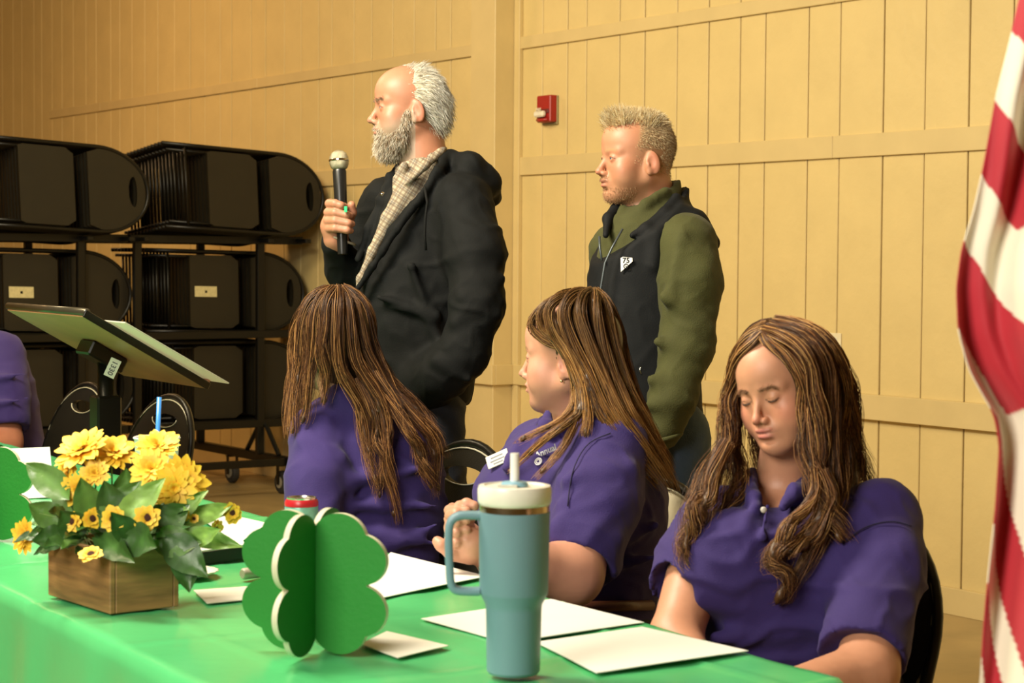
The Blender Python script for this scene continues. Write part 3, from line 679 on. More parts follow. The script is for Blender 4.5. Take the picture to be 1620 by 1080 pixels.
MB().box((B_+C_)/2+nup*.006+TD*.006, (.008, ndl+.015, .024), RM, .002).build('side_rail', M_BLK, ms)
MB().box((C_+D_)/2+nup*.014, (.69, .012, .035), RM, .002).build('ledge', M_DESK, ms)
MB().box(ms_c-nup*.03, (.12, .16, .05), RM, .006).build('bracket', M_BLK, ms)
pc_ = np.array([ms_c[0], ms_c[1], 0]); pz = ms_c[2]-.03
MB().box(pc_+np.array([0, 0, (pz-.12)/2+.02]), (.075, .075, pz-.14), RT, .006).build('post', M_BLK, ms)
MB().tube([pc_+np.array([0, 0, .6]), pc_+np.array([0, 0, pz])], .024, 14).build('inner_tube', M_BLK, ms, True)
MB().box(pc_+np.array([0, 0, .012]), (.46, .46, .024), RT, .008).build('base_plate', M_BLK, ms)
tg = P(178, 582, 5.62); tdx = np.array([.42, 0, .91]); tdx /= np.linalg.norm(tdx); tw = np.cross(tdx, [0, -1, 0]); tw /= np.linalg.norm(tw)
RTg = basis(tdx, tw, np.cross(tdx, tw)); st = MB().box(tg, (.056, .032, .002), RTg, .0005).build('asset_tag', M_CARD, ms)
def text(s_, size, loc, R, m, parent, nm='lettering', ext=.0004, align='CENTER', bold=False):
    cu_ = bpy.data.curves.new('txt', 'FONT'); cu_.body = s_; cu_.size = size; cu_.extrude = ext; cu_.align_x = align; cu_.align_y = 'CENTER'; cu_.resolution_u = 3
    if bold: cu_.offset = size*.018
    t_ = bpy.data.objects.new('txt', cu_); COL.objects.link(t_); dg = bpy.context.evaluated_depsgraph_get(); me = bpy.data.meshes.new_from_object(t_.evaluated_get(dg)); bpy.data.objects.remove(t_); bpy.data.curves.remove(cu_)
    w = wloc(parent) if parent is not None else Vector((0, 0, 0)); me.transform(Matrix.Translation(Vector(loc)-w) @ R.to_4x4()); me.materials.clear(); me.materials.append(m)
    o = bpy.data.objects.new(nm, me); COL.objects.link(o); o.parent = parent; return o
fr_ = -1 if np.cross(tdx, tw)[1] > 0 else 1
nT = np.array([0, -1., 0]); xT = tdx*-1; yT = np.cross(nT, xT)
text('1330', .022, tg+nT*.002, basis(xT, yT, nT), M_INK, st, bold=True)
# loose sheets resting on the desk, hanging past its right side
pa = B_+nup*.022-TD*.20+nd*.09; pbv = nd*(ndl*.86); pv = TD*.29
V = []; 
for h in (0, .004):
    for a in (0, 1):
        for b in (0, 1): V.append(pa+pv*a+pbv*b+nup*(h+.004*b))
M_THIN = mat('thin_paper', (.8, .8, .74), .7, var=.02); _nt = M_THIN.node_tree; _tr = _nt.nodes.new('ShaderNodeBsdfTranslucent'); _tr.inputs[0].default_value = (.8, .82, .7, 1); _mx = _nt.nodes.new('ShaderNodeMixShader'); _mx.inputs[0].default_value = .5
_nt.links.new(_nt.nodes['Principled BSDF'].outputs[0], _mx.inputs[1]); _nt.links.new(_tr.outputs[0], _mx.inputs[2]); _nt.links.new(_mx.outputs[0], _nt.nodes['Material Output'].inputs[0])
V = [v + TD*(.035 if i % 4 >= 2 else 0) for i, v in enumerate(V)]
mo = npmesh('sheet_music', V, [[0, 1, 3, 2], [4, 6, 7, 5], [0, 2, 6, 4], [1, 5, 7, 3], [0, 4, 5, 1], [2, 3, 7, 6]], M_THIN, None, False); tag(mo, 'white papers lying on the tilted desk of the music stand', 'papers')
# ------------------------------------------------------------------ wall fittings
fa = empty('fire_alarm', W(2.545, 0, 2.075), 'red fire alarm strobe box on the wall between the two men', 'fire alarm')
M_RED = mat('alarm_red', (.36, .012, .010), .4)
def fb_(t0, t1, e0, e1, z0, z1, nm, m, bev=.002): return wbox(nm, t0, t1, e0, e1, z0, z1, m, fa, bev)
fb_(2.488, 2.602, 0, .050, 2.012, 2.142, 'housing', M_RED, .005)
fb_(2.496, 2.594, .0505, .056, 2.055, 2.075, 'strobe_recess', mat('dark_red', (.12, .01, .01), .5))
fb_(2.515, 2.592, .050, .078, 2.036, 2.066, 'strobe_lens', mat('lens', (.85, .82, .7), .08, spec=.8), .008)
MB().tube([W(2.50, .052, 2.024), W(2.545, .066, 2.02), W(2.59, .052, 2.024)], .008, 8).build('lower_lip', M_RED, fa, True)
text('FIRE', .024, W(2.545, .0785, 2.070), basis(-WD, (0, 0, 1), WN), mat('alarm_letters', (.8, .76, .6), .4), fa, bold=True)
MB().box(W(2.545, .006, 2.07), (.125, .01, .14), RW, .002).build('back_box', mat('alarm_back', (.3, .25, .12), .6), fa)
ot = P(1324, 546, 8.0); tt_ = ((WN@WA)-(WN@CAMP))/(WN@ray(1322, 546)); op = CAMP+ray(1322, 546)*tt_; ts = (op-WA)@WD
o_ = empty('wall_outlet', W(ts, 0, op[2]), 'small cream outlet plate on the wall behind the long-haired woman at right', 'outlet')
wbox('cover_plate', ts-.036, ts+.036, .001, .007, op[2]-.058, op[2]+.05, mat('plate_ivory', (.8, .72, .5), .4), o_, .002)
for z_ in (-.024, .02): wbox('receptacle', ts-.015, ts+.015, .007, .0085, op[2]+z_-.012, op[2]+z_+.012, M_CARD, o_, .001)
# ------------------------------------------------------------------ flag
def flag():
    D = 2.15; edge = [(-160, 1642), (0, 1602), (60, 1590), (150, 1569), (260, 1552), (330, 1538), (390, 1520), (450, 1513), (520, 1517), (580, 1535), (620, 1558), (650, 1577), (700, 1587), (800, 1584), (900, 1577), (1000, 1572), (1090, 1569), (1300, 1566), (1700, 1580)]
    vs = np.linspace(-160, 1700, 620); ue = np.interp(vs, [e[0] for e in edge], [e[1] for e in edge]); ker = np.hanning(19); ker /= ker.sum(); ue = np.convolve(np.pad(ue, 9, 'edge'), ker, 'valid')
    na = 170; V = []; Cc = []; mp = D/FPX
    R_, W_ = np.array([.43, .008, .022]), np.array([.80, .74, .58])
    for i, v in enumerate(vs):
        z = HC-(v-411)*mp; x0 = (ue[i]-810)*mp
        for k in range(na):
            a = k/(na-1); wd_ = .26
            x = x0+a*wd_*(1-.0*a); y = D+.02-.05*math.sin(min(a*9, PI/2))+.032*math.sin(a*19+1.2*math.sin(z*3))+.012*math.sin(a*41+z*5)
            V.append([x, y, z]); uu = 810+x/mp
            if v < 660+(uu-1590)*1.0:
                s_ = (v-1.62*(uu-1515)+80+.0006*(uu-1560)**2)
                if uu > 1604+(v-300)*.0 and v > 250: s_ += (uu-1604)*2.5
                q = int(math.floor(s_/148.0))
                red = (q % 2 == 1) if False else (q % 2 != 0)
            else:
                s_ = v-6*(uu-1586); red = (640 < s_ < 850) or (985 < s_ < 1140) or (s_ > 1300 and int(s_/150) % 2 == 0) or (-400 < s_ < 200 and int((s_+1000)/150) % 2 == 0)
            Cc.append(R_ if red else W_)
    ii = np.arange(len(vs)*na).reshape(len(vs), na); Q = np.stack([ii[:-1, :-1], ii[1:, :-1], ii[1:, 1:], ii[:-1, 1:]], 2).reshape(-1, 4)
    px = (1750-810)*mp; z1 = HC+.55
    fl = empty('flag', (px, D+.02, 0), 'red and white striped flag hanging in folds at the right edge', 'flag')
    o = npmesh('cloth', V, Q, mat('flag_cloth', attr=True, rough=.7, var=.03, bump=.15, bscale=300, sheen=.2), fl, True, np.array(Cc))
    sm = o.modifiers.new('thick', 'SOLIDIFY'); sm.thickness = .0015
    MB().tube([(px, D+.06, .05), (px, D+.06, z1+.25)], .014, 12).build('pole', mat('pole_wood', (.30, .15, .05), .35), fl, True)
    MB().lathe([(.13, 0), (.13, .012), (.05, .03), (.03, .06), (.002, .06)], (px, D+.06, 0), 28).build('base', mat('brass', (.6, .42, .15), .3, metal=1), fl, .6)
flag()
# ------------------------------------------------------------------ people
M_SKIN = mat('skin', attr=True, rough=.48, bump=.12, bscale=260, var=.05, vscale=40, sss=.06, bdist=.0008)
M_HAIR = mat('hair', attr=True, rough=.42, var=.18, vscale=20, spec=.45)
M_EYE = mat('eyeball', attr=True, rough=.12, var=0)
def smin_col(c, base, new, w): return base*(1-w[:, None])+np.array(new)[None]*w[:, None]
class Head:
    def __init__(s, u, v, D, a, pitch=0, roll=0, sc=1.0):
        s.O = P(u, v, D); a, p, r = math.radians(a), math.radians(pitch), math.radians(roll); s.s = sc
        f0 = np.array([-math.sin(a), -math.cos(a), 0]); l = np.array([math.cos(a), -math.sin(a), 0]); z = np.array([0, 0, 1.])
        f = f0*math.cos(p)-z*math.sin(p); uu = z*math.cos(p)+f0*math.sin(p)
        s.f = f; s.u = uu*math.cos(r)+l*math.sin(r); s.l = l*math.cos(r)-uu*math.sin(r); s.R = np.stack([s.f, s.l, s.u], 1)
    def w(s, x, y, z): return s.O+s.s*(s.f*x+s.l*y+s.u*z)
    def loc(s, V): return ((V-s.O)@s.R)/s.s
    def ell(s, m, c, r, k=.014, op='u', rot=None):
        R = s.R if rot is None else s.R@rot
        m.ell(s.w(*c), np.array(r)*s.s, R, k*s.s, op)
    def cone(s, m, a, b, ra, rb, k=.012, op='u'): m.cone(s.w(*a), s.w(*b), ra*s.s, rb*s.s, k*s.s, op)
    def build(s, m, fem=False, neck_to=None, neck_r=.056, lid=.0045, jaw=1.0, ears=True, nose=1.0, plump=0):
        E, Cn = s.ell, s.cone
        E(m, (-.010, 0, .030), (.094, .075, .086))
        E(m, (.018, 0, .045), (.070, .066, .062), .02)
        E(m, (.024, 0, -.022), (.059, .060, .074), .02)
        E(m, (.042, 0, -.072), (.040, .040+plump*.006, .038), .02)
        for y in (1, -1):
            Cn(m, (-.008, .050*y*jaw, -.052), (.058, .020*y, -.090), .018+plump*.004, .016, .024)
            E(m, (.050, .042*y, -.028), (.026, .023, .024), .022)
            if plump: E(m, (.044, .040*y, -.052), (.028, .022, .024), .024)
            Cn(m, (.077, .012*y, .019), (.062, .044*y, .018), .0085 if not fem else .0065, .008, .014)
        E(m, (.068, 0, -.094), (.019, .020, .019), .018)
        for y in (1, -1):
            E(m, (.094, .030*y, -.001), (.015, .016, .0115), .012, 's')
            E(m, (.0705, .0305*y, 0), (.0137, .0140, .0133), .004)
            E(m, (.089, .0305*y, -.0015), (.0095, .0128, lid), .0015, 's')
        Cn(m, (.079, 0, .008), (.099, 0, -.028), .0062, .0078*nose, .010)
        E(m, (.1015, 0, -.0335), (.0105*nose, .0092*nose, .0085*nose), .006)
        for y in (1, -1):
            E(m, (.0915, .0108*y, -.0385), (.0095, .0062, .0068), .004)
            E(m, (.097, .0058*y, -.0455), (.0055, .0034, .003), .002, 's')
        E(m, (.074, 0, -.060), (.018, .027, .021), .014)
        E(m, (.0895, 0, -.0565), (.0075, .019, .0048), .004)
        E(m, (.0880, 0, -.0690), (.0080, .016, .0056), .004)
        E(m, (.0985, 0, -.0625), (.009, .022, .0011), .0016, 's')
        E(m, (.0875, 0, -.081), (.007, .016, .0045), .008, 's')
        if ears:
            c, sn = math.cos(.22), math.sin(.22)
            for y in (1, -1):
                rr = np.array([[c, 0, sn], [0, 1, 0], [-sn, 0, c]]); t = math.radians(22)*y
                r2 = np.array([[math.cos(t), math.sin(t)*1.0, 0], [-math.sin(t)*1.0, math.cos(t), 0], [0, 0, 1]])
                R = r2@rr
                E(m, (-.016, .079*y, -.013), (.0175, .0058, .031), .005, 'u', R)
                E(m, (-.008, .072*y, -.020), (.012, .012, .020), .008)
                E(m, (-.010, .0862*y, -.011), (.0105, .0058, .0185), .003, 's', R)
                E(m, (-.008, .0775*y, -.037), (.008, .0048, .009), .004)
                E(m, (-.0035, .079*y, -.019), (.0035, .004, .006), .003)
        if neck_to is not None:
            m.cone(s.w(-.024, 0, -.030), neck_to, neck_r*s.s*.98, neck_r*1.08, .024)
            m.cone(s.w(.010, 0, -.075), (np.array(neck_to)+s.w(-.01, 0, -.1))/2, neck_r*s.s*.6, neck_r*.7, .03)
    def paint(s, V, base, lips, blush=(.55, .16, .10), brow=None, stub=None, stubamt=.5, lash=None, fem=False, ruddy=.3):
        q = s.loc(V); x, y, z = q.T; ay = np.abs(y); c = np.tile(np.array(base, float), (len(V), 1)); near = (np.abs(x) < .13) & (ay < .1) & (np.abs(z) < .15)
        G = lambda cx, cy, cz, rx, ry, rz: np.exp(-(((x-cx)/rx)**2+((ay-cy)/ry)**2+((z-cz)/rz)**2))*near
        c = smin_col(c, c, blush, ruddy*G(.060, .045, -.030, .03, .02, .022)); c = smin_col(c, c, blush, ruddy*.8*G(.108, 0, -.034, .014, .014, .012))
        c = smin_col(c, c, blush, ruddy*.9*G(-.012, .084, -.01, .03, .012, .035))
        if stub is not None:
            w = stubamt*near*(1/(1+np.exp((z+.045-.55*(.06-x).clip(0, .08))/.006)))*(x > -.01)*(1-G(.09, 0, -.0625, .02, .02, .006)*.8)
            c = smin_col(c, c, stub, w.clip(0, 1))
        w = G(.092, 0, -.057, .014, .019, .0042)+G(.092, 0, -.0685, .014, .017, .0048); c = smin_col(c, c, lips, (w*1.1).clip(0, .9))
        w = G(.092, 0, -.0625, .02, .021, .0013); c = smin_col(c, c, np.array(lips)*.35, w.clip(0, .8))
        w = G(.099, .006, -.0465, .006, .004, .003); c = smin_col(c, c, np.array(base)*.2, w.clip(0, .9))
        if brow is not None:
            zc = .0185+.18*(ay-.012)-3.4*(ay-.030).clip(0, 1)**1.5; w = np.exp(-((z-zc)/(.0026 if fem else .0036))**4)*(ay > .010)*(ay < .047)*(x > .04)*near; c = smin_col(c, c, brow, w*.85)
        if lash is not None:
            ex = (ay-.0305)/.0135; zl = .0045*(1-ex**2)-.0015 if lash != 'down' else -.0052+.003*ex**2
            w = np.exp(-((z-zl)/.0014)**2)*(np.abs(ex) < 1.05)*(x > .065)*near; c = smin_col(c, c, (.03, .015, .008), w*.85)
        c = smin_col(c, c, np.array(blush)*.75, .14*G(.08, .0305, 0, .02, .014, .010)*(1 if not fem else .4))
        return c
    def eyes(s, parent, iris=(.10, .16, .2), down=0):
        for y in (1, -1):
            c = s.w(.0705, .0305*y, 0); R = .0122*s.s; d = s.f*math.cos(down)-s.u*math.sin(down); V = []; F = []; col = []
            a, b, n = frame_of(d); nl, nn = 14, 20
            for i in range(nl+1):
                th = PI*i/nl if i > 5 else [0, .14, .2, .46, .5, .75][i]
                for k in range(nn):
                    ph = 2*PI*k/nn; V.append(c+R*(n*math.cos(th)+(a*math.cos(ph)+b*math.sin(ph))*max(math.sin(th), 1e-4))); col.append((.005, .005, .005) if th < .17 else iris if th < .48 else (.55, .5, .45))
            for i in range(nl):
                for k in range(nn): F.append([i*nn+k, (i+1)*nn+k, (i+1)*nn+(k+1) % nn, i*nn+(k+1) % nn])
            npmesh('eye', V, F, M_EYE, parent, True, np.array(col))
def fingers(m, wrist, palm_dir, palm_n, side, curl, L=1.0, thumb=None, k=.006, spread=.0):
    """hand: palm box of chained cones, four fingers each a bent chain. palm_dir: wrist->knuckles, palm_n: out of the palm, side: towards the thumb"""
    w = np.array(wrist, float); d = np.array(palm_dir, float); d /= np.linalg.norm(d); n = np.array(palm_n, float); n -= d*(n@d); n /= np.linalg.norm(n); s_ = np.array(side, float); s_ -= d*(s_@d)+n*(s_@n); s_ /= np.linalg.norm(s_)
    for i, (off, ln) in enumerate(((.030, .088), (.010, .092), (-.010, .088), (-.028, .080))):
        kn = w+d*ln*L*.95+s_*off*L; m.cone(w+s_*off*.55*L+d*.01, kn, .015*L, .0115*L, .012)
        fl = [.043, .047, .044, .035][i]*L; seg = [fl, fl*.62, fl*.48]; p = kn; ang = 0
        cu_ = curl[i] if hasattr(curl[0], '__len__') else curl
        for j in range(3):
            ang += cu_[j]; dd_ = d*math.cos(ang)+n*math.sin(ang)+s_*spread*(1.5-i)*.1; p2 = p+dd_*seg[j]; m.cone(p, p2, (.0098-.0008*j)*L, (.0090-.0010*j)*L, k if j else .010); p = p2
    if thumb is None: thumb = [(.025, .030, .012), (.055, .048, .020), (.085, .048, .030)]
    p = w+d*.012+s_*.014*L; r = .0145*L
    for q in thumb:
        p2 = w+(d*q[0]+s_*q[1]+n*q[2])*L; m.cone(p, p2, r, r*.84, .008); p = p2; r *= .84
def person(name_loc, label):
    return empty('person', name_loc, label, 'person')
def pull(m, parent, name, mt, V=None, disp=None, col=None, **k):
    V, Q = m.mesh(**k)
    if disp is not None:
        N = vnormals(V, Q); V = V+N*disp(V)[:, None]
    c = col(V) if callable(col) else (np.tile(col, (len(V), 1)) if col is not None else None)
    return npmesh(name, V, Q, mt, parent, True, c), V, Q
def wr(amp, s, seed, amp2=.0012):
    def f(V):
        a = snoise(V*np.array([.8, .8, 1.7]), s, seed); c = snoise(V*np.array([1.3, 1, 1.2]), s*1.9, seed+5); b = snoise(V, s*3.3, seed+1)
        m = sstep(snoise(V, s*.45, seed+9), -.6, .6)
        return amp*m*(np.exp(-(a/.28)**2)*1.2-.35)+amp*.5*(1-m*.5)*(np.exp(-(c/.3)**2)-.3)+amp2*b
    return f
def short_hair(name, hd, V, Q, parent, dens, length, comb, cols, n, r=.0006, lift=.35, seed=1, mt=None, label=None, curl=0):
    rg = np.random.default_rng(seed); q = hd.loc(V); d = dens(q); d = d.clip(0, None); pr = d/d.sum(); N = vnormals(V, Q); i = rg.choice(len(V), n, p=pr)
    p = V[i]+rg.normal(size=(n, 3))*.0012; nn = N[i]; cm = comb(q[i])@hd.R.T+rg.normal(size=(n, 3))*.28; cm /= np.linalg.norm(cm, axis=1, keepdims=True)
    L = (length(q[i])*rg.uniform(.6, 1.15, n))[:, None]; pts = [p-nn*.001]
    for t in (.25, .5, .75, 1.0):
        pts.append(p+nn*L*lift*math.sin(t*PI*.62)*1.0+cm*L*t*(1-.2*lift)+(nn*np.sin(t*9+i[:, None])*curl*L))
    cs = np.array(cols)[rg.integers(0, len(cols), n)]*rg.uniform(.75, 1.2, (n, 1))
    return strands(name, np.stack(pts, 1), r, mt or M_HAIR, parent, cs, 3, label)
def sstep(x, a, b): t = np.clip((x-a)/(b-a), 0, 1); return t*t*(3-2*t)
def long_hair(parent, hd, guides, cols, seed, per=40, rr=.0011, mass_col=None, wav=0.006, wf=3.0, mscale=.5, cap=None, m=23, label=None, tip=(1, 1, 1), frizz=.004):
    """guides: list of (points[(u,v,D)...], radius root, radius tip, waviness multiplier)"""
    rg = np.random.default_rng(seed); ms_ = SDF(); AP = []; AC = []; AR = []
    if cap is not None:
        for c, r in cap: hd.ell(ms_, c, r, .02)
    for gi, (pts, r0, r1, wm) in enumerate(guides):
        g = smooth_path([P(*p) for p in pts], m); t = np.linspace(0, 1, m); rad = r0+(r1-r0)*t
        # keep the lock outside the skull
        q = hd.loc(g); e = np.sqrt((q[:, 0]+.010)**2/.100**2+q[:, 1]**2/.081**2+(q[:, 2]-.030)**2/.092**2); inside = (e < 1) & (q[:, 2] > -.06)
        q2 = q.copy(); cc = np.array([-.010, 0, .030]); q2[inside] = cc+(q[inside]-cc)/e[inside][:, None]; g = hd.O+hd.s*(q2@hd.R.T)
        gs = g[::3] if (m-1) % 3 == 0 else np.vstack([g[::3], g[-1:]]); rs = np.interp(np.linspace(0, 1, len(gs)), t, rad)*mscale
        for i in range(len(gs)-1): ms_.cone(gs[i], gs[i+1], max(rs[i], .004), max(rs[i+1]*(.9 if i < len(gs)-3 else .4), .0015), .012)
        d = np.gradient(g, axis=0); d /= np.linalg.norm(d, axis=1, keepdims=True); a = np.cross(d, [.2, -.95, .2]); a /= np.linalg.norm(a, axis=1, keepdims=True); b = np.cross(d, a)
        n = int(per*(r0+r1)*.5/.015)+10; ph = rg.uniform(0, 2*PI, n); rf = np.sqrt(rg.uniform(.05, 1.35, n)); tw = rg.uniform(-.8, .8)+wm*.8
        sh = np.ones((n, m))*1.0; en = rg.uniform(.80, 1.04, n)
        tt = t[None]*en[:, None]; gx = np.stack([np.stack([np.interp(tt[k], t, g[:, j]) for j in range(3)], 1) for k in range(n)])
        ang = ph[:, None]+tw*t[None]*3; R_ = rad[None]*rf[:, None]
        phase = gi*1.7
        off = a[None]*(np.cos(ang)*R_)[..., None]+b[None]*(np.sin(ang)*R_)[..., None]
        wvx = wav*wm*np.sin(t*wf*2*PI+phase)[None]*sstep(t, .25, .6)[None]+.0012*np.sin(t*23+ph[:, None]*3)
        wvy = wav*wm*np.cos(t*wf*2*PI+phase)[None]*sstep(t, .25, .6)[None]
        fz = rg.normal(size=(n, 3))*frizz; fz2 = rg.normal(size=(n, 3))*frizz*.7
        off = off+fz[:, None]*(t[None, :, None]**1.5)+fz2[:, None]*np.sin(t*5+ph[:, None])[..., None]*t[None, :, None]
        path = gx+off+a[None]*wvx[..., None]+b[None]*wvy[..., None]
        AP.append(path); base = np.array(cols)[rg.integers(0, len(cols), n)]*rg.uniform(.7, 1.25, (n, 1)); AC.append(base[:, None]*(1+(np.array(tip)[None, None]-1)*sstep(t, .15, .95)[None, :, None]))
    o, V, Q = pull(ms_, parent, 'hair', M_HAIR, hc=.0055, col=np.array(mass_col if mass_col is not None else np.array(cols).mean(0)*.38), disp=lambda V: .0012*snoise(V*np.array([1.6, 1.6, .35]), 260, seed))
    st = strands('hair_strands', np.concatenate(AP), rr, M_HAIR, o, np.concatenate(AC), 3, taper=.25); st['kind'] = 'stuff'
    if label: o['label'] = label
    return o
def picker(SV):
    def on(u, v):
        dd = ray(u, v); t_ = ((SV-CAMP)@dd)/(dd@dd); dist = np.linalg.norm(SV-CAMP-t_[:, None]*dd, axis=1); i = np.where(dist < .009)[0]; k = i[np.argmin(t_[i])] if len(i) else np.argmin(dist); return P(u, v, t_[k])
    return on
M_NAVY = mat('polo_purple', (.030, .0150, .120), .85, bump=.35, bscale=420, var=.10, vscale=6, sheen=.06)
M_JKT = mat('jacket_black', (.0045, .0052, .0050), .8, bump=.3, bscale=300, var=.2, vscale=8, spec=.2)
M_VST = mat('vest_black', (.0045, .0055, .0062), .75, bump=.25, bscale=350, var=.15, spec=.25)
M_OLV = mat('olive_knit', (.050, .052, .008), .85, bump=.5, bscale=330, var=.12, vscale=9, sheen=.04)
M_JEAN = mat('denim', (.045, .08, .14), .8, bump=.4, bscale=260, var=.35, vscale=10)
M_DPNT = mat('dark_trousers', (.02, .018, .025), .8, bump=.3, bscale=200)
M_SHOE = mat('dark_leather', (.035, .02, .012), .4, bump=.3, bscale=80)
def shoes(parent, pts, d):
    for p in pts:
        p = np.array([p[0], p[1], 0]); m = SDF(); m.ell(p+d*.10+np.array([0, 0, .045]), (.10, .045, .04), np.stack([d, np.cross([0, 0, 1], d), [0, 0, 1]], 1), .02); m.ell(p+np.array([0, 0, .055]), (.07, .042, .055), np.stack([d, np.cross([0, 0, 1], d), [0, 0, 1]], 1), .03); m.plane(p+np.array([0, 0, .004]), (0, 0, -1))
        pull(m, parent, 'shoe', M_SHOE, hc=.009)
# ---- bearded man with the microphone
def man_one():
    D = 5.2; hd = Head(645, 171, D, 78, 1, 0, .97)
    neck = P(672, 262, 5.22)
    root = person(P(670, 640, 5.2)*np.array([1, 1, 0]), 'bearded person with white hair in a black hooded jacket holding a microphone')
    sk = np.array((.46, .205, .12))
    # body: one surface
    b = SDF(); hd.build(b, neck_to=neck, neck_r=.062, lid=.0042, nose=1.1, plump=.4)
    rows = [(268, 640, 712, 5.22, .06), (292, 622, 745, 5.2, .08), (320, 606, 752, 5.2, .115), (380, 590, 752, 5.2, .125), (450, 584, 748, 5.2, .135), (540, 588, 744, 5.2, .135), (600, 592, 738, 5.2, .13), (660, 600, 735, 5.2, .12)]
    b.loft(rows, .03, -.032)
    LS, LE, LW = P(738, 316, 5.08), P(764, 482, 4.98), P(694, 585, 5.03)
    RS, RE, RWr = P(612, 322, 5.36), P(566, 452, 5.40), P(533, 384, 5.17)
    b.chain([LS, LE, LW], [.055, .045, .03], .03); b.chain([RS, RE, RWr], [.055, .042, .031], .03)
    hips = [P(674, 650, 5.12), P(630, 650, 5.30)]; kn = [P(694, 900, 5.1), P(640, 890, 5.32)]; an = [P(722, 1150, 5.14), P(642, 1135, 5.36)]
    for h, k_, a in zip(hips, kn, an): b.chain([h, k_, a], [.08, .055, .045], .03)
    # right hand closed round the microphone
    mc0, mc1 = P(537, 268, 5.14), P(542, 402, 5.13)
    ax = (mc0-mc1)/np.linalg.norm(mc0-mc1); X_ = np.array([1., 0, 0]); Y_ = np.array([0, -1., 0])
    mp = lambda u, v, dy: P(u, v, 5.135+dy)
    cell = .0
    wr_ = mp(528, 376, .02)
    b.chain([wr_, mp(524, 358, .012), mp(526, 334, .016)], [.027, .026, .019], .014)
    b.chain([mp(534, 372, .03), mp(534, 352, .032), mp(536, 330, .03)], [.026, .024, .018], .014)
    for i, (v0, v1, ue) in enumerate(((321, 325, 545), (335, 340, 554), (348, 353, 557), (360, 364, 555))):
        r = .0104-.0006*(i == 3)
        b.chain([mp(523-2*(i in (1, 2)), v0, .018), mp(521-2*(i in (1, 2)), v0+1, -.010), mp(530, v0+1, -.030), mp(ue-6, v1, -.033), mp(ue, v1+1, -.021)], [r*1.12, r*1.12, r*1.08, r, r*.86], .0035)
    b.chain([mp(541, 368, .03), mp(551, 352, .022), mp(557, 336, .006), mp(556, 324, -.004)], [.017, .0135, .0118, .0105], .006)
    # left hand in the pocket
    fingers(b, LW, P(668, 612, 5.07)-LW, (-.3, .9, 0), (0, 0, 1), (.3, .3, .2))
    V, Q = b.mesh(.010, [(hd.O-.135, hd.O+.135), (P(515, 385, 5.1)-.02, P(562, 315, 5.2)+.02)], .0026)
    col = hd.paint(V, sk, (.42, .14, .10), brow=(.30, .19, .12), stub=(.42, .34, .25), stubamt=.75, lash='up', ruddy=.5)
    body = npmesh('body', V, Q, M_SKIN, root, True, col); hd.eyes(body)
    # hair: white cap with waves at the back
    cap = SDF(); hd.ell(cap, (-.018, 0, .028), (.091, .0770, .0875), .02); hd.ell(cap, (-.050, 0, -.002), (.060, .066, .068), .02)
    cap.plane(hd.w(.072, 0, .085), hd.R@np.array([.85, 0, .25])); hd.ell(cap, (.085, 0, .012), (.085, .2, .072), .008, 's')
    for y in (1, -1): hd.ell(cap, (.0, .085*y, -.045), (.045, .04, .062), .01, 's'); hd.ell(cap, (-.012, .09*y, -.018), (.028, .03, .038), .006, 's')
    cap.plane(hd.w(-.06, 0, -.068), hd.R@np.array([-.25, 0, -1]))
    WHC = np.array([(.62, .58, .47), (.72, .69, .58), (.5, .45, .34), (.80, .78, .70)])
    ho, HV, HQ = pull(cap, root, 'hair', M_HAIR, hc=.0035, col=np.array((.5, .45, .34)), disp=lambda V: .0025*snoise(V*np.array([1, 1, .7]), 110, 3)+.0012*snoise(V, 240, 5))
    def comb(q):
        c = np.stack([-np.ones(len(q))*.8-.2*sstep(q[:, 2], 0, .1), np.zeros(len(q)), -.35-1.4*sstep(-q[:, 0], .02, .1)+.6*sstep(q[:, 2], .06, .12)], 1); return c
    st = short_hair('hair_strands', hd, HV, HQ, ho, lambda q: .1+sstep(-q[:, 0], -.05, .06)+.4*(q[:, 2] > .09), lambda q: .018+.016*sstep(-q[:, 0], -.02, .08), comb, WHC, 6500, .0006, .10, 4, curl=.04); st['kind'] = 'stuff'
    # beard
    bd = SDF(); hd.ell(bd, (.038, 0, -.078), (.050, .054, .044), .02); hd.ell(bd, (.050, 0, -.108), (.036, .036, .030), .02)
    for y in (1, -1): hd.cone(bd, (.004, .062*y, -.022), (.03, .046*y, -.085), .016, .022, .02); hd.cone(bd, (.086, .004*y, -.0500), (.074, .027*y, -.066), .007, .008, .008)
    hd.ell(bd, (.096, 0, -.063), (.014, .018, .0075), .004, 's'); hd.ell(bd, (.092, 0, -.020), (.05, .06, .026), .008, 's')
    BC_ = np.array([(.42, .36, .26), (.30, .22, .14), (.55, .50, .40), (.20, .13, .08), (.62, .58, .48)])
    bo, BV, BQ = pull(bd, root, 'beard', M_HAIR, hc=.0035, col=np.array((.27, .20, .13)), disp=lambda V: .0018*snoise(V, 220, 9))
    st = short_hair('beard_strands', hd, BV, BQ, bo, lambda q: .2+sstep(q[:, 0], -.02, .03), lambda q: .010+.010*sstep(-q[:, 2], .06, .12), lambda q: np.stack([.25+0*q[:, 0], np.sign(q[:, 1])*.15, -np.ones(len(q))], 1), BC_, 5200, .00055, .30, 6); st['kind'] = 'stuff'
    st = short_hair('eyebrow', hd, V, Q, body, lambda q: np.exp(-((q[:, 2]-.0195-.12*(np.abs(q[:, 1])-.015))/.0035)**2)*(np.abs(q[:, 1]) > .012)*(np.abs(q[:, 1]) < .046)*(q[:, 0] > .04), lambda q: .007+0*q[:, 0], lambda q: np.stack([.2+0*q[:, 0], np.sign(q[:, 1])*1.0, .25+0*q[:, 0]], 1), np.array([(.24, .16, .11), (.36, .28, .2)]), 170, .0004, .3, 7); st['kind'] = 'stuff'
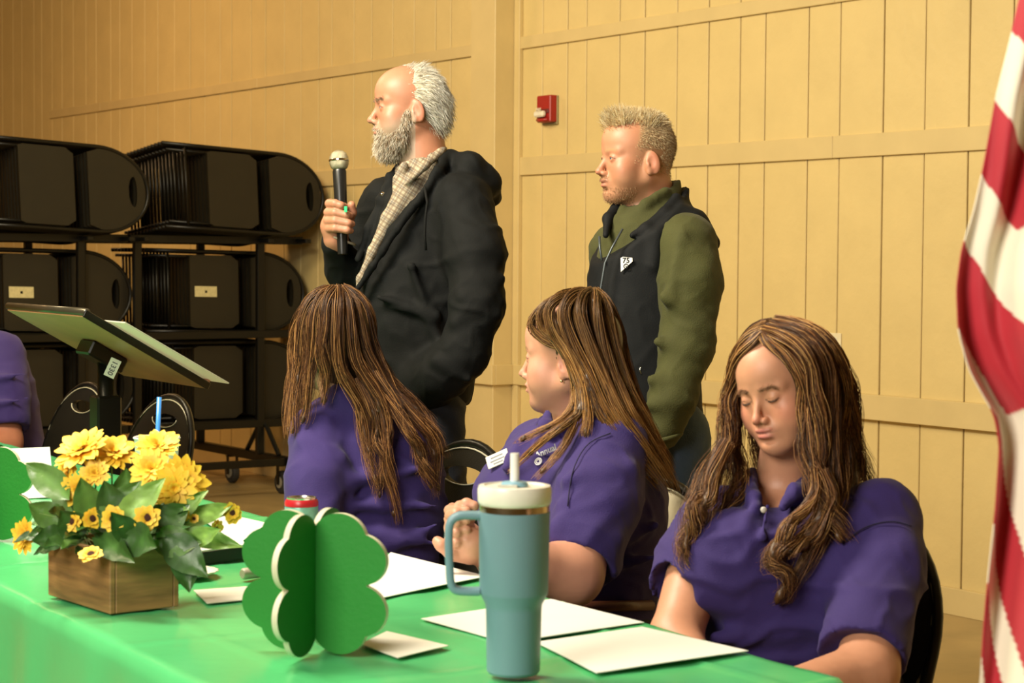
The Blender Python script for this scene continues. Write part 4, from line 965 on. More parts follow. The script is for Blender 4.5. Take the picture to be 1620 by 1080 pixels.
    # checked shirt
    sh = SDF(); sh.loft([(v, l, r, d, h) for v, l, r, d, h in rows], .03, -.004)
    hd_n = hd.w(-.028, 0, -.112)
    sh.cone(P(668, 246, 5.215), P(670, 280, 5.22), .070, .082, .02); sh.plane(P(690, 236, 5.22), hd.R@np.array([.40, 0, 1]))
    sh.cone(P(664, 232, 5.2), P(668, 262, 5.21), .056, .058, .004, 's')
    sh.chain([P(662, 276, 5.17), P(646, 300, 5.125), P(616, 346, 5.10), P(590, 396, 5.09), P(570, 440, 5.08), P(564, 456, 5.075)], [.044, .034, .021, .012, .008, .005], .012)
    # collar wings
    sh.chain([P(700, 238, 5.16), P(672, 262, 5.10), P(644, 288, 5.085)], [.010, .012, .007], .01); sh.chain([P(640, 262, 5.12), P(628, 284, 5.12), P(624, 296, 5.12)], [.012, .010, .006], .01)
    pl_ = plaid()
    pull(sh, root, 'shirt', pl_, hc=.006, fine=[], disp=wr(.0015, 30, 3, .0006))
    # jeans
    j = SDF(); j.loft([(600, 590, 736, 5.2, .125), (640, 585, 726, 5.2, .13), (690, 580, 718, 5.2, .125)], .03)
    for h, k_, a in zip(hips, kn, an): j.chain([h, k_, a+np.array([0, 0, .03])], [.102, .078, .066], .04)
    pull(j, root, 'jeans', mat('dark_denim', (.014, .018, .028), .8, bump=.4, bscale=260, var=.35, vscale=10), hc=.010, disp=wr(.004, 22, 11)); shoes(root, an, np.array([-.95, -.3, 0]))
    # jacket
    jr = [(262, 655, 725, 5.24, .075), (285, 628, 752, 5.22, .10), (312, 606, 764, 5.2, .13), (350, 594, 768, 5.2, .145), (400, 578, 766, 5.2, .155), (450, 564, 764, 5.2, .165), (520, 562, 762, 5.2, .165), (580, 566, 756, 5.2, .16), (622, 572, 748, 5.2, .155), (640, 575, 744, 5.2, .152)]
    jk = SDF(); jk.loft(jr, .03)
    jk.chain([P(731, 322, 5.10), P(752, 400, 5.02), P(755, 482, 4.97), P(734, 558, 4.97), P(700, 592, 5.00), P(672, 610, 5.05)], [.082, .070, .062, .057, .056, .06], .05)
    jk.chain([RS, P(575, 392, 5.40), RE, P(545, 425, 5.27), P(531, 385, 5.18)], [.074, .064, .058, .048, .040], .035)
    # hood lying on the shoulders
    jk.ell(P(744, 276, 5.25), (.066, .12, .040), None, .03); jk.chain([P(712, 250, 5.20), P(745, 262, 5.13), P(772, 288, 5.16), P(778, 312, 5.26)], [.024, .032, .030, .026], .03)
    jk.chain([P(708, 246, 5.18), P(690, 274, 5.09), P(664, 312, 5.045), P(628, 362, 5.03), P(590, 420, 5.035), P(566, 456, 5.05)], [.020, .018, .013, .010, .009, .008], .012)
    jk.chain([P(640, 262, 5.23), P(620, 284, 5.20), P(604, 318, 5.16), P(584, 362, 5.15), P(566, 410, 5.14)], [.020, .018, .013, .010, .009], .012)
    # open front between the two zip edges
    jk.chain([P(652, 262, 5.12), P(643, 300, 5.045), P(610, 351, 5.04), P(584, 395, 5.04), P(566, 440, 5.045)], [.070, .034, .017, .007, .004], .005, 's')
    jk.chain([P(652, 262, 5.09), P(643, 300, 5.085), P(610, 351, 5.075), P(584, 395, 5.075), P(566, 440, 5.075)], [.058, .031, .016, .007, .004], .005, 's')
    jk.cone(P(668, 215, 5.2), P(668, 262, 5.2), .075, .062, .012, 's')
    # wrinkles in the near sleeve and below
    for (a, b_, r) in (((735, 470, 4.92), (795, 440, 4.96), .010), ((715, 545, 4.93), (785, 500, 4.93), .011), ((720, 510, 4.92), (772, 470, 4.92), .008), ((690, 570, 4.93), (740, 600, 4.92), .010), ((650, 420, 5.02), (700, 560, 5.04), .008), ((745, 330, 5.02), (720, 440, 5.0), .009), ((600, 470, 5.03), (690, 500, 5.03), .007), ((705, 300, 5.08), (712, 390, 5.05), .007)):
        jk.cone(P(*a), P(*b_), r, r*.5, .028)
    pull(jk, root, 'jacket', M_JKT, hc=.0062, disp=wr(.0042, 26, 21, .0015))
    MB().tube([P(672, 296, 5.012), P(676, 320, 4.99), P(673, 345, 4.985), P(672, 372, 4.985), P(674, 396, 4.985)], .0034, 6).build('drawstring', M_JKT, root, True)
    MB().tube([P(606, 304, 5.07), P(603, 309, 5.066)], .004, 6).build('zip_pull', M_CHR, root, True)
    MB().tube(list(P(520, 385, 5.13)+.0405*np.array([math.cos(a), math.sin(a)*.9, -.42*math.cos(a)*.9+.02])+np.array([.026, .035, .012]) for a in np.linspace(0, 2*PI, 25)[:-1]), .0035, 6, close=True).build('cuff', mat('cuff_lining', (.4, .36, .26), .6), root, True)
    # microphone
    mic = empty('microphone', mc1, 'black wireless microphone with silver mesh head held by the bearded man', 'microphone')
    RMi = Matrix(basis(*[Vector(q) for q in (np.cross([0, 1, 0], ax), np.cross(ax, np.cross([0, 1, 0], ax)), ax)])); Lm = np.linalg.norm(mc0-mc1)
    MB().lathe([(.001, -.001), (.0125, 0), (.0135, .01), (.0150, Lm*.35), (.0168, Lm*.62), (.0185, Lm-.006), (.0165, Lm)], mc1, 24, RMi).build('handle', mat('mic_black', (.012, .012, .011), .32), mic, .7)
    MB().lathe([(.0168, Lm), (.0215, Lm+.004), (.0255, Lm+.014), (.0262, Lm+.022), (.0262, Lm+.026), (.0248, Lm+.034), (.0200, Lm+.043), (.012, Lm+.049), (.001, Lm+.051)], mc1, 28, RMi).build('mesh_head', mat('mic_mesh', (.55, .52, .38), .35, metal=.9, bump=1, bscale=900, bdist=.002), mic, True)
    MB().lathe([(.0262, Lm+.021), (.0272, Lm+.022), (.0272, Lm+.026), (.0262, Lm+.027)], mc1, 28, RMi).build('band', M_CHR, mic, .6)
    MB().box(P(547, 331, 5.085), (.008, .006, .016), None, .001).build('switch_light', mat('green_led', (.02, .7, .25), .3), mic)
def plaid():
    m = bpy.data.materials.new('checked_cloth'); m.use_nodes = True; nt = m.node_tree; N = nt.nodes; L = nt.links; b = N['Principled BSDF']; b.inputs['Roughness'].default_value = .8
    tc = N.new('ShaderNodeTexCoord'); mp = N.new('ShaderNodeMapping'); mp.inputs['Rotation'].default_value = (0, math.radians(-32), math.radians(-12)); L.new(tc.outputs['Object'], mp.inputs[0])
    prev = None
    def band(axis, sc, thr):
        w = N.new('ShaderNodeTexWave'); w.bands_direction = axis; w.inputs['Scale'].default_value = sc; w.inputs['Distortion'].default_value = .6; w.inputs['Detail'].default_value = 0; L.new(mp.outputs[0], w.inputs[0])
        r = N.new('ShaderNodeMapRange'); r.inputs[1].default_value = thr; r.inputs[2].default_value = thr+.15; L.new(w.outputs['Fac'], r.inputs[0]); return r.outputs[0]
    col = (.42, .36, .25, 1)
    for ax_, sc, th, c in (('X', 26, .55, (.16, .11, .07, 1)), ('Z', 26, .55, (.16, .11, .07, 1)), ('X', 13, .9, (.015, .02, .05, 1)), ('Z', 13, .9, (.015, .02, .05, 1))):
        mx = N.new('ShaderNodeMix'); mx.data_type = 'RGBA'; f = band(ax_, sc, th); ml = N.new('ShaderNodeMath'); ml.operation = 'MULTIPLY'; ml.inputs[1].default_value = .62; L.new(f, ml.inputs[0]); L.new(ml.outputs[0], mx.inputs[0])
        if prev is None: mx.inputs[6].default_value = col
        else: L.new(prev, mx.inputs[6])
        mx.inputs[7].default_value = c; prev = mx.outputs[2]
    L.new(prev, b.inputs['Base Color']); return m
man_one()
# ---- fair-haired man in the vest
def man_two():
    D = 5.0; hd = Head(1006, 251, D, 72, 1, 0, .99); neck = P(1030, 318, 5.03)
    root = person(P(1030, 640, 5.0)*np.array([1, 1, 0]), 'fair-haired person in a black vest over an olive shirt, facing left')
    sk = np.array((.50, .225, .125))
    b = SDF(); hd.build(b, neck_to=neck, neck_r=.060, lid=.0036, jaw=1.0, nose=1.02, plump=.55)
    rows = [(312, 985, 1070, 5.03, .07), (332, 968, 1092, 5.0, .09), (362, 952, 1106, 5.0, .115), (420, 938, 1108, 5.0, .125), (500, 932, 1104, 5.0, .13), (600, 938, 1102, 5.0, .13), (700, 942, 1102, 5.0, .125)]
    b.loft(rows, .03, -.03)
    LS, LE, LW = P(1090, 388, 4.88), P(1086, 548, 4.85), P(1046, 684, 4.80)
    RS, RE, RW_ = P(972, 396, 5.18), P(962, 560, 5.22), P(966, 690, 5.14)
    b.chain([LS, LE, LW], [.055, .044, .03], .03); b.chain([RS, RE, RW_], [.052, .042, .03], .03)
    fingers(b, LW, P(1040, 740, 4.8)-LW, (-1, 0, 0), (-.2, -1, 0), (.35, .45, .3)); fingers(b, RW_, P(962, 750, 5.1)-RW_, (-1, 0, 0), (-.2, -1, 0), (.35, .45, .3))
    hips = [P(1062, 690, 4.92), P(1000, 690, 5.12)]; kn = [P(1070, 930, 4.9), P(1000, 920, 5.1)]; an = [P(1078, 1190, 4.93), P(1002, 1160, 5.14)]
    for h, k_, a in zip(hips, kn, an): b.chain([h, k_, a], [.08, .055, .045], .03)
    V, Q = b.mesh(.010, [(hd.O-.135, hd.O+.135)], .0024)
    col = hd.paint(V, sk, (.50, .18, .13), brow=(.42, .26, .13), stub=(.42, .24, .13), stubamt=.35, lash='up', ruddy=.45)
    q = hd.loc(V); fade = sstep(q[:, 2]+.35*(-.03-q[:, 0]), -.045, .045)*sstep(.032-q[:, 0]-.25*(q[:, 2]), -.01, .012)*(np.abs(q[:, 1]) < .0785)*(q[:, 2] < .11)*(q[:, 2] > -.07)
    col = smin_col(col, col, (.40, .26, .13), fade.clip(0, 1)*.75)
    body = npmesh('body', V, Q, M_SKIN, root, True, col); hd.eyes(body, (.08, .15, .2))
    # cropped sides
    SC_ = np.array([(.50, .36, .19), (.38, .25, .12), (.60, .46, .26)])
    def dsd(q): return sstep(q[:, 2]+.35*(-.03-q[:, 0]), -.045, .03)*sstep(.030-q[:, 0]-.25*q[:, 2], -.01, .012)*(q[:, 2] < .10)*(~((np.abs(q[:, 1]) > .068) & (q[:, 2] < .022) & (q[:, 0] > -.045)))*(q[:, 2] > -.075)
    st = short_hair('cropped_hair', hd, V, Q, body, dsd, lambda q: .005+.006*sstep(q[:, 2], 0, .09), lambda q: np.stack([-.7+0*q[:, 0], 0*q[:, 0], -.8+0*q[:, 0]], 1), SC_, 8500, .00042, .35, 14); st['kind'] = 'stuff'
    st = short_hair('stubble', hd, V, Q, body, lambda q: (np.abs(q[:, 2]+.052) < .005)*(q[:, 0] > .08)*(np.abs(q[:, 1]) < .024)*1.0+.35*(q[:, 2] < -.075)*(q[:, 0] > .02)*(q[:, 2] > -.118), lambda q: .004+0*q[:, 0], lambda q: np.stack([.3+0*q[:, 0], np.sign(q[:, 1])*.3, -1+0*q[:, 0]], 1), np.array([(.4, .24, .12), (.3, .16, .07)]), 1500, .00032, .3, 15); st['kind'] = 'stuff'
    # longer top brushed up
    cap = SDF(); hd.ell(cap, (-.008, 0, .062), (.083, .062, .057), .02); hd.ell(cap, (.050, 0, .095), (.026, .044, .018), .02)
    cap.plane(hd.w(0, 0, .072), hd.R@np.array([-.10, 0, -1])); 
    TC = np.array([(.86, .72, .44), (.74, .58, .32), (.92, .84, .60), (.56, .40, .20)])
    ho, HV, HQ = pull(cap, root, 'hair', M_HAIR, hc=.0032, col=np.array((.60, .45, .22)), disp=lambda V: .0028*snoise(V*np.array([1, 1, .4]), 130, 23)+.0012*snoise(V, 300, 25))
    st = short_hair('hair_strands', hd, HV, HQ, ho, lambda q: .1+sstep(q[:, 2], .06, .10), lambda q: .016+.010*sstep(q[:, 0], 0, .07), lambda q: np.stack([.15-.9*sstep(-q[:, 0], 0, .07)+.5*sstep(q[:, 0], .03, .07), .35+0*q[:, 0], .75-1.1*sstep(-q[:, 0], .03, .09)], 1), TC, 4200, .00065, .30, 16, curl=.06); st['kind'] = 'stuff'
    # olive shirt
    sh = SDF(); sh.loft(rows, .03, -.004)
    sh.chain([P(1086, 386, 4.89), P(1092, 450, 4.86), P(1087, 545, 4.84), P(1064, 630, 4.80), P(1049, 682, 4.795)], [.078, .076, .064, .055, .045], .03)
    sh.chain([RS, RE, RW_], [.068, .058, .046], .03)
    # stand collar with open front and points
    sh.cone(P(1036, 292, 5.02), P(1032, 332, 5.02), .068, .085, .02); sh.plane(P(1063, 289, 5.02), hd.R@np.array([.52, 0, 1])); sh.cone(P(1028, 270, 5.0), P(1030, 318, 5.01), .058, .060, .004, 's')
    sh.chain([P(1052, 302, 4.955), P(1022, 325, 4.93), P(1000, 352, 4.925)], [.011, .016, .008], .012); sh.chain([P(985, 332, 4.97), P(977, 352, 4.95), P(972, 366, 4.94)], [.012, .014, .008], .012)
    for (a, b_, r) in (((1050, 470, 4.79), (1125, 520, 4.80), .009), ((1040, 540, 4.79), (1110, 560, 4.79), .010), ((1030, 600, 4.77), (1105, 590, 4.79), .010), ((1030, 640, 4.76), (1090, 640, 4.76), .009), ((1078, 372, 4.82), (1060, 470, 4.79), .008), ((1110, 430, 4.81), (1128, 500, 4.82), .008)):
        sh.cone(P(*a), P(*b_), r, r*.5, .03)
    pull(sh, root, 'shirt', M_OLV, hc=.0062, disp=wr(.0035, 30, 33, .0010))
    MB().tube(list(P(1048, 690, 4.795)+np.array([.046*math.cos(a), .046*math.sin(a), .012*math.cos(a)-.004]) for a in np.linspace(0, 2*PI, 25)[:-1]), .006, 6, close=True).build('cuff', M_OLV, root, True)
    # vest
    vr = [(312, 985, 1074, 5.02, .085), (332, 966, 1100, 5.0, .11), (356, 950, 1116, 5.0, .128), (390, 940, 1116, 5.0, .138), (430, 933, 1108, 5.0, .142), (500, 927, 1104, 5.0, .145), (600, 930, 1106, 5.0, .145), (680, 934, 1110, 5.0, .145), (693, 936, 1110, 5.0, .143)]
    vs = SDF(); vs.loft(vr, .03, .004)
    vs.chain([P(1066, 338, 4.93), P(1098, 356, 4.93), P(1126, 384, 4.95)], [.030, .032, .022], .03)
    vs.chain([P(1052, 344, 4.90), P(1040, 372, 4.875), P(1034, 420, 4.862)], [.024, .018, .012], .02)
    # armhole cut (near arm passes through)
    vs.chain([P(1090, 396, 4.84), P(1094, 450, 4.80), P(1090, 560, 4.80), P(1070, 620, 4.79)], [.068, .078, .070, .06], .008, 's')
    # stand collar, turned open on the near side
    vs.cone(P(1040, 304, 5.02), P(1034, 340, 5.01), .082, .10, .02); vs.plane(P(1076, 307, 5.0), hd.R@np.array([.75, 0, 1])); vs.cone(P(1030, 270, 5.0), P(1030, 325, 5.0), .078, .074, .006, 's')
    vs.chain([P(1070, 312, 4.95), P(1052, 338, 4.915), P(1022, 362, 4.885), P(1000, 372, 4.875)], [.012, .015, .014, .008], .012)
    vs.chain([P(992, 330, 4.93), P(984, 350, 4.90), P(968, 380, 4.862), P(958, 402, 4.858)], [.050, .036, .016, .006], .006, 's')
    vs.chain([P(975, 330, 4.99), P(962, 346, 4.95), P(958, 372, 4.90)], [.016, .014, .008], .012)
    vo, _, _ = pull(vs, root, 'vest', M_VST, hc=.006, disp=wr(.0022, 24, 43, .0005))
    MB().tube([P(985, 362, 4.866), P(968, 392, 4.852), P(957, 416, 4.85), P(948, 470, 4.848), P(946, 560, 4.846), P(946, 680, 4.85)], .0028, 6).build('zip', mat('zip_grey', (.10, .12, .13), .4, metal=.5), vo, True)
    MB().tube([P(948, 374, 4.905), P(949, 392, 4.892), P(952, 412, 4.882)], .003, 6).build('piping', mat('zip_grey'), vo, True)
    # badge: shield with 75 and a small wheel
    c = P(990, 416, 4.856); n_ = np.array([-.25, -.96, .06]); n_ /= np.linalg.norm(n_); x_ = np.cross([0, 0, 1], -n_); x_ = x_/np.linalg.norm(x_); x_ = x_ if x_[0] > 0 else -x_; y_ = np.cross(n_, x_); y_ = y_ if y_[2] > 0 else -y_
    M_LW = mat('logo_white', (.85, .84, .78), .5)
    Rl = basis(x_, y_, np.cross(x_, y_)); mb = MB(); sc_ = .0165
    mb.plate([(-.8*sc_, .75*sc_), (-.45*sc_, .95*sc_), (1.0*sc_, .8*sc_), (1.05*sc_, .25*sc_), (-.72*sc_, -1.35*sc_)], 0, .0015, lambda x, y, h: c+x_*x+y_*y+n_*h); lg = mb.build('logo_shield', M_LW, vo)
    text('75', .0185, c+n_*.0018+y_*.0062+x_*.001, Rl, M_VST, lg, bold=True)
    wc = c+n_*.0018-y_*.008+x_*.001
    MB().tube([wc+(x_*math.cos(a)+y_*math.sin(a))*.0055 for a in np.linspace(0, 2*PI, 17)[:-1]], .0012, 5, close=True).tube([wc+(x_*math.cos(a)+y_*math.sin(a))*.0008 for a in np.linspace(0, 2*PI, 9)[:-1]], .0008, 4, close=True).build('logo_wheel', M_VST, lg)
    # jeans
    j = SDF(); j.loft([(670, 942, 1106, 5.0, .125), (700, 942, 1108, 5.0, .13), (760, 950, 1108, 5.0, .125)], .03)
    for h, k_, a in zip(hips, kn, an): j.chain([h, k_, a+np.array([0, 0, .03])], [.100, .078, .066], .04)
    jo, _, _ = pull(j, root, 'jeans', M_JEAN, hc=.010, disp=wr(.004, 22, 51)); shoes(root, an, np.array([-.95, -.3, 0]))
    MB().tube([P(1066, 700, 4.855), P(1070, 730, 4.853), P(1082, 752, 4.857), P(1098, 764, 4.88), P(1106, 766, 4.92)], .0018, 5).build('pocket_stitch', mat('stitch', (.25, .28, .3), .7), jo, True)
    MB().tube([P(1014, 578, 4.853), P(1012, 586, 4.852), P(1015, 592, 4.853)], .0022, 5).build('pocket_pull', M_CHR, vo, True)
man_two()
# ---- seated people at the table
FW = -TN      # facing the table
def seated_legs(b, pants, root, hip, halfw=.10, mt=M_DPNT, seat=.47, kn_off=.36):
    ks = []
    for s_ in (-1, 1):
        h = np.array([hip[0], hip[1], seat+.07])+TD*halfw*s_; k_ = h+FW*kn_off+np.array([0, 0, .0])+TD*.02*s_; k_[2] = seat+.05; a = k_-FW*.10; a = np.array([a[0], a[1], .09])
        b.chain([h, k_, a], [.06, .045, .035], .03)
        pants.chain([h, k_, a+np.array([0, 0, .03])], [.098, .075, .055], .04); ks.append(a)
    pants.ell((hip[0], hip[1], seat+.085), (.20, .16, .11), None, .05)
    return ks
def seam(on, pts, parent, m, r=.0013, n=14, nm='seam', lift=.0003):
    q = smooth_path([(u, v, 0) for u, v in pts], n); w = np.array([on(a, b) for a, b, _ in q]); w[1:-1] = (w[:-2]+2*w[1:-1]+w[2:])/4
    d = w-CAMP; w = w-d/np.linalg.norm(d, axis=1, keepdims=True)*lift; MB().tube(list(w), r, 5).build(nm, m, parent, True)
GOLD = np.array([(.50, .26, .07), (.34, .15, .035), (.20, .085, .02), (.62, .36, .12)])
BRN = np.array([(.085, .034, .010), (.045, .016, .005), (.15, .065, .018), (.025, .009, .003), (.30, .15, .05), (.05, .018, .005)])
HNY = np.array([(.30, .135, .035), (.18, .075, .018), (.45, .23, .07), (.10, .04, .010), (.55, .32, .12)])
def girl_right():
    hd = Head(1238, 613, 3.50, 43, 14, -9, .94); neck = P(1240, 752, 3.55)
    root = person(P(1262, 1000, 3.5)*np.array([1, 1, 0]), 'person with long wavy brown hair and purple polo looking down, rightmost at the table')
    sk = np.array((.56, .265, .155))
    b = SDF(); hd.build(b, fem=True, neck_to=neck, neck_r=.047, lid=.0009, ears=True, nose=.92, plump=.6, jaw=1.0)
    rows = [(752, 1195, 1330, 3.56, .06), (775, 1150, 1395, 3.54, .085), (810, 1125, 1415, 3.52, .105), (870, 1112, 1408, 3.50, .125), (960, 1118, 1392, 3.50, .12), (1060, 1112, 1395, 3.52, .12), (1150, 1105, 1405, 3.54, .12)]
    b.loft(rows, .04, -.028)
    LS, LE, LW = P(1402, 835, 3.44), P(1372, 1062, 3.21), P(1205, 1105, 3.10)
    RS, RE, RW_ = P(1122, 835, 3.52), P(1068, 1010, 3.36), P(1150, 1110, 3.18)
    b.chain([LS, LE], [.060, .050], .03); b.chain([LE, LW], [.050, .030], .02); b.chain([RS, RE], [.055, .044], .03); b.chain([RE, RW_], [.044, .028], .02)
    fingers(b, LW, P(1140, 1112, 3.06)-LW, (0, -.3, -1), (0, -1, .2), (.4, .4, .2), .9); fingers(b, RW_, P(1190, 1120, 3.12)-RW_, (0, -.3, -1), (0, -1, .2), (.4, .4, .2), .9)
    pants = SDF(); an = seated_legs(b, pants, root, P(1262, 1000, 3.53))
    V, Q = b.mesh(.0095, [(hd.O-.13, hd.O+.13)], .0021)
    col = hd.paint(V, sk, (.60, .20, .17), blush=(.68, .20, .14), brow=(.30, .15, .07), lash='down', fem=True, ruddy=.55)
    body = npmesh('body', V, Q, M_SKIN, root, True, col)
    # lowered lids: dark lash line
    for y in (1, -1):
        pts = [hd.w(.0705+.0146*math.cos(a)*math.cos(.40), .0305*y+.0135*math.sin(a), -.0056-.001*math.cos(a*2)) for a in np.linspace(-1.1, 1.1, 9)]
        MB().tube(pts, [.0002, .0006, .0008, .0009, .0009, .0009, .0008, .0006, .0002], 5).build('eyelashes', mat('lash', (.02, .01, .006), .6), body, True)
    st = short_hair('eyebrow', hd, V, Q, body, lambda q: np.exp(-((q[:, 2]-.0190-.10*(np.abs(q[:, 1])-.015)+3*(np.abs(q[:, 1])-.032).clip(0, 1)**1.4)/.0024)**2)*(np.abs(q[:, 1]) > .012)*(np.abs(q[:, 1]) < .046)*(q[:, 0] > .04), lambda q: .006+0*q[:, 0], lambda q: np.stack([.0+0*q[:, 0], np.sign(q[:, 1])*1.0, .15+0*q[:, 0]], 1), np.array([(.30, .15, .07), (.22, .10, .045)]), 420, .0003, .12, 8); st['kind'] = 'stuff'
    # polo
    sh = SDF(); pr = [(752, 1200, 1320, 3.57, .06), (765, 1165, 1372, 3.56, .085), (790, 1128, 1418, 3.54, .11), (830, 1104, 1425, 3.52, .128), (880, 1096, 1418, 3.50, .145), (930, 1100, 1408, 3.49, .145), (1000, 1104, 1396, 3.50, .138), (1080, 1098, 1402, 3.52, .142), (1160, 1090, 1410, 3.54, .15)]
    sh.chain([P(1395, 822, 3.46), P(1396, 900, 3.38), P(1366, 1026, 3.25)], [.074, .070, .076], .035)
    sh.chain([P(1128, 825, 3.53), P(1096, 890, 3.47), P(1080, 930, 3.43)], [.062, .060, .062], .035)
    # sleeve ends
    d1 = (LE-LS)/np.linalg.norm(LE-LS); d2 = (RE-RS)/np.linalg.norm(RE-RS)
    c1 = P(1362, 1020, 3.25); c2 = P(1083, 922, 3.43)
    sh.ell(c1+d1*.080, (.075, .11, .11), np.stack([d1, np.cross(d1, [0, 1, 0])/np.linalg.norm(np.cross(d1, [0, 1, 0])), np.cross(d1, np.cross(d1, [0, 1, 0]))/np.linalg.norm(np.cross(d1, [0, 1, 0]))], 1), .004, 's')
    sh.cone(c2+d2*.03+np.array([-.0, 0, 0]), c2+d2*.12, .066, .07, .006, 's')
    sh.loft(pr, .04)
    sh.ell(P(1165, 880, 3.405), (.085, .07, .085), None, .06); sh.ell(P(1300, 890, 3.42), (.09, .07, .085), None, .06)
    # open collar: neck well + V
    sh.chain([P(1238, 725, 3.52), P(1232, 755, 3.49), P(1222, 780, 3.42), P(1214, 800, 3.36)], [.060, .056, .030, .006], .006, 's')
    sh.chain([P(1300, 735, 3.60), P(1282, 758, 3.52), P(1258, 780, 3.43), P(1238, 802, 3.385)], [.014, .015, .015, .009], .012)
    sh.chain([P(1190, 748, 3.56), P(1186, 768, 3.49), P(1192, 790, 3.42), P(1196, 806, 3.385)], [.012, .014, .014, .008], .012)
    sh.chain([P(1214, 800, 3.366), P(1206, 850, 3.342)], [.005, .004], .012)
    for (a, b_, r) in (((1330, 905, 3.34), (1420, 880, 3.33), .008), ((1325, 935, 3.33), (1425, 930, 3.30), .009), ((1335, 965, 3.30), (1425, 985, 3.27), .009), ((1110, 950, 3.37), (1300, 985, 3.37), .009), ((1130, 1010, 3.37), (1330, 990, 3.36), .010), ((1300, 830, 3.40), (1370, 815, 3.40), .007)):
        sh.cone(P(*a), P(*b_), r, r*.5, .035)
    so, SV, _ = pull(sh, root, 'polo_shirt', M_NAVY, hc=.0058, disp=wr(.0052, 27, 63, .0007)); on = picker(SV); MS = mat('polo_seam', (.012, .008, .04), .9)
    seam(on, [(1338, 856), (1368, 834), (1410, 824), (1442, 832)], so, MS)
    for c_, d_, r_2 in ((c1, d1, .0735),):
        a_ = np.cross(d_, [0, 1, 0]); a_ /= np.linalg.norm(a_); b2 = np.cross(d_, a_)
    MB().lathe([(.001, 0), (.0055, 0), (.0055, .0015), (.001, .002)], P(1208, 806, 3.336), 12, Matrix(basis((1, 0, 0), (0, 0, 1), (0, -1, 0)))).build('button', mat('button', (.6, .55, .5), .3), so, True)
    po, _, _ = pull(pants, root, 'trousers', M_DPNT, hc=.011); shoes(root, an, FW)
    # hair: crown guides then long waves
    G = []
    rt = [(1212, 512), (1232, 505), (1255, 506)]
    G += [([(1204, 518, 3.45), (1190, 536, 3.45), (1171, 560, 3.47), (1161, 592, 3.49), (1156, 628, 3.50), (1150, 665, 3.50), (1140, 702, 3.49), (1122, 745, 3.45), (1105, 790, 3.42), (1090, 840, 3.40), (1083, 885, 3.385)], .009, .016, 1.2),
          ([(1210, 514, 3.47), (1185, 528, 3.48), (1167, 552, 3.50), (1160, 600, 3.52), (1157, 660, 3.52), (1153, 705, 3.50), (1140, 750, 3.45), (1122, 790, 3.40), (1112, 830, 3.375)], .010, .014, 1.0),
          ([(1220, 510, 3.49), (1190, 522, 3.52), (1168, 560, 3.55), (1160, 620, 3.56), (1160, 680, 3.55), (1168, 730, 3.52), (1165, 770, 3.46), (1140, 800, 3.42), (1120, 850, 3.39)], .013, .016, 1.0),
          ([(1206, 520, 3.45), (1218, 534, 3.42), (1243, 556, 3.40), (1264, 590, 3.395), (1276, 630, 3.40), (1280, 680, 3.40), (1276, 720, 3.39), (1290, 765, 3.365), (1300, 805, 3.35), (1275, 845, 3.335), (1245, 875, 3.33)], .008, .016, 1.1),
          ([(1210, 514, 3.46), (1238, 522, 3.41), (1268, 545, 3.385), (1288, 587, 3.385), (1295, 640, 3.39), (1293, 695, 3.39), (1287, 740, 3.38), (1300, 790, 3.36), (1320, 830, 3.345), (1330, 858, 3.335)], .011, .014, 1.2),
          ([(1220, 510, 3.48), (1255, 512, 3.43), (1288, 536, 3.40), (1310, 580, 3.405), (1315, 640, 3.415), (1311, 700, 3.41), (1312, 750, 3.395), (1322, 795, 3.375), (1300, 840, 3.35), (1270, 890, 3.335), (1240, 930, 3.33), (1228, 955, 3.335)], .013, .012, 1.0),
          ([(1228, 507, 3.50), (1265, 508, 3.47), (1300, 532, 3.44), (1325, 580, 3.445), (1332, 640, 3.46), (1330, 700, 3.455), (1325, 750, 3.43), (1318, 790, 3.40), (1302, 815, 3.37), (1262, 850, 3.335)], .014, .014, 1.0),
          ([(1238, 505, 3.53), (1275, 508, 3.51), (1308, 532, 3.49), (1332, 580, 3.50), (1342, 640, 3.52), (1345, 690, 3.52), (1352, 735, 3.52), (1345, 780, 3.47), (1325, 810, 3.41)], .014, .014, .9),
          ([(1240, 505, 3.55), (1278, 510, 3.56), (1312, 540, 3.56), (1336, 590, 3.56), (1346, 650, 3.57), (1352, 700, 3.58), (1366, 745, 3.60), (1372, 780, 3.62)], .015, .016, .8),
          ([(1236, 508, 3.58), (1270, 520, 3.60), (1300, 560, 3.62), (1320, 620, 3.63), (1330, 690, 3.65), (1345, 750, 3.67), (1350, 810, 3.69)], .018, .02, .8),
          ([(1225, 512, 3.58), (1240, 540, 3.62), (1262, 600, 3.65), (1280, 680, 3.67), (1300, 760, 3.70), (1310, 820, 3.71)], .020, .022, .6),
          ([(1210, 515, 3.55), (1195, 545, 3.59), (1195, 610, 3.61), (1200, 690, 3.62), (1220, 760, 3.66), (1230, 820, 3.70)], .018, .02, .6),
          ([(1285, 742, 3.37), (1290, 780, 3.35), (1262, 820, 3.335), (1232, 850, 3.325), (1222, 880, 3.322), (1245, 905, 3.322), (1232, 950, 3.33)], .011, .009, 1.6),
          ([(1300, 745, 3.37), (1318, 790, 3.355), (1298, 835, 3.335), (1262, 868, 3.322), (1225, 872, 3.318), (1218, 900, 3.322)], .012, .010, 1.4),
          ([(1150, 700, 3.45), (1128, 748, 3.41), (1118, 790, 3.385), (1096, 815, 3.38), (1085, 860, 3.375), (1092, 900, 3.375)], .012, .009, 1.6)]
    G = [([(u, v+11*min(max((640-v)/130, 0), 1), D_) for u, v, D_ in g_[0]],)+tuple(g_[1:]) for g_ in G]
    cols = np.array([(.30, .13, .038), (.13, .048, .013), (.55, .30, .10), (.045, .016, .005), (.13, .05, .014), (.055, .02, .006)])
